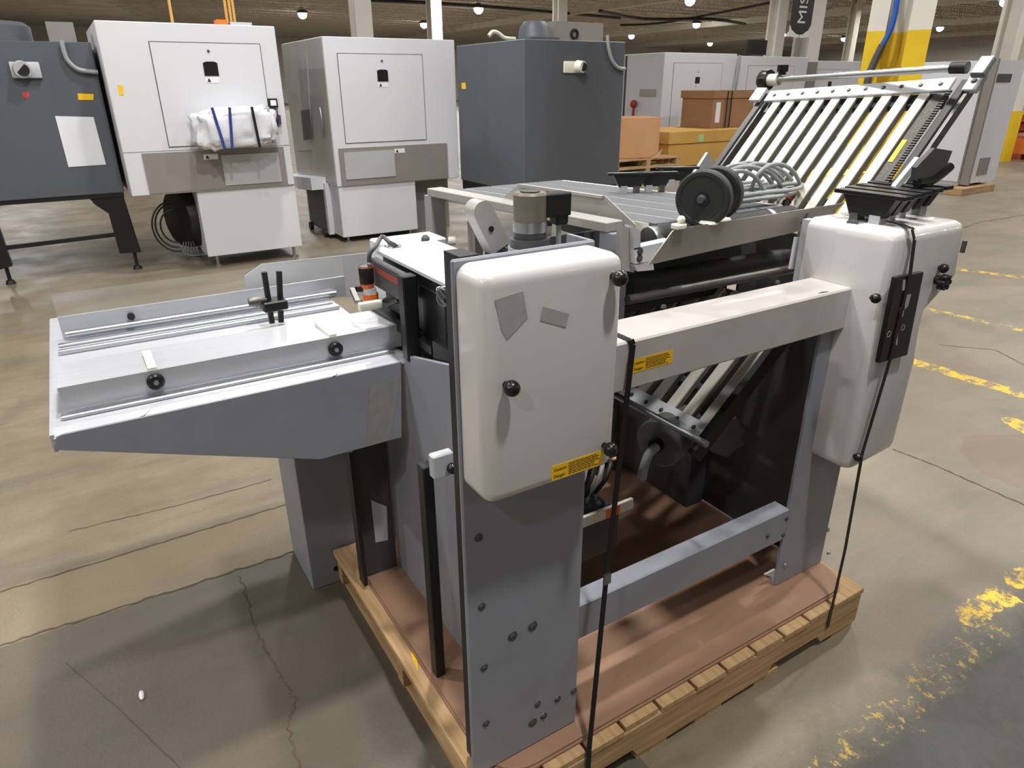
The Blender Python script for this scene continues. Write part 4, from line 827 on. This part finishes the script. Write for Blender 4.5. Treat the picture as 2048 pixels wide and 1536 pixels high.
for k in range(40):
    c = V((random.uniform(17.7, 19.2), random.uniform(6.3, 9.0), random.uniform(.5, .85))); aa = V((random.uniform(-1, 1), random.uniform(-1, 1), random.uniform(-.3, .3))).normalized(); b.bar(c-aa*.35, c+aa*.35, .09, .05)
tag(b.build('scrap_pile', rust, OS), kind='stuff')
OB = thing('orange_bin', (20.5, 8.3, 0), 'orange steel bin on a white stand behind the red scrap', 'bin'); MB().box(20.0, 21.4, 8.3, 9.6, 1.35, 2.0).build('bin_body', rusto, OB); MB().box(19.98, 21.42, 8.28, 9.62, 1.2, 1.3495).build('bin_rail', cabw, OB); MB().box(20.0, 21.4, 8.35, 9.6, 0, 1.1995).build('stand_panel', greyl, OB)

# banner with letters reading upwards, hanging by the white column
BN = thing('hanging_banner', (17.9, 13.7, 2.9), 'black vertical banner with white letters beside the white column', 'banner')
x0, x1 = PY(1583, 30, 13.6).x, PY(1625, 30, 13.6).x; zb = PY(1600, 68, 13.6).z; xm = (x0+x1)/2
bb_ = MB().prism([(x0, zb+.24), (x0+.08, zb+.1), (xm-.12, zb-.01), (xm+.12, zb-.01), (x1-.08, zb+.1), (x1, zb+.24), (x1, 5.6), (x0, 5.6)], 'y', 13.6, 13.61).build('banner_cloth', black, BN)
MB().prism([(x0, zb+.2), (xm, zb-.04), (xm-.06, zb-.1), (x0, zb-.06)], 'y', 13.602, 13.612).build('banner_corner', white, BN); MB().prism([(x1, zb+.2), (xm, zb-.04), (xm+.06, zb-.1), (x1, zb-.06)], 'y', 13.602, 13.612).build('banner_corner', white, BN)
zz = PY(1606, 46, 13.6).z-.02
text('lettering', 'MIS', .46, white, (xm+.16, 13.597, zz-.02), (PI/2, -PI/2, 0), bb_, .002)
MB().cyl((x0-.1, 13.6, 5.62), (x1+.1, 13.6, 5.62), .02, n=8).build('banner_rod', dgrey, BN)
# dark screen hanging far off, roof pipes
q0, q1 = PY(1503, 85, 20), PY(1532, 110, 20); MB().box(q0.x, q1.x, 20, 20.2, q1.z, q0.z+.1, .01).build('hanging_display', blackp, label='dark box-like screen high behind the distant cabinets', cat='screen')
def pipe(pts, r, lab): MB().tube(pts, r, 8, 3).build('roof_pipe', black, label=lab, cat='pipe')
pipe([PZ(u, v, 5.85) for u, v in ((740, 0), (960, 12), (1240, 36))], .09, 'dark sprinkler pipe crossing above the slate box')
pipe([PZ(u, v, 5.85) for u, v in ((1240, 50), (1330, 45), (1560, 2))], .08, 'dark pipe bending up towards the banner column')
p0, p1 = PZ(1270, 108, 5.6), PZ(1480, 68, 5.6)
# heaped dark cable tray hint under the roof near the pipes
pipe([PZ(u, v, 5.7) for u, v in ((1200, 22), (1290, 38), (1420, 38), (1490, 48))], .1, 'drooping black cable line under the roof')

# ================================================================== WORLD / COLOUR
w = bpy.data.worlds.new('world'); scn.world = w; w.use_nodes = True; w.node_tree.nodes['Background'].inputs[0].default_value = (.9, .93, 1, 1); w.node_tree.nodes['Background'].inputs[1].default_value = .05
scn.view_settings.view_transform = 'Standard'; scn.view_settings.look = 'None'; scn.view_settings.gamma = 1; scn.view_settings.use_curve_mapping = False
scn.view_settings.exposure = -0.5
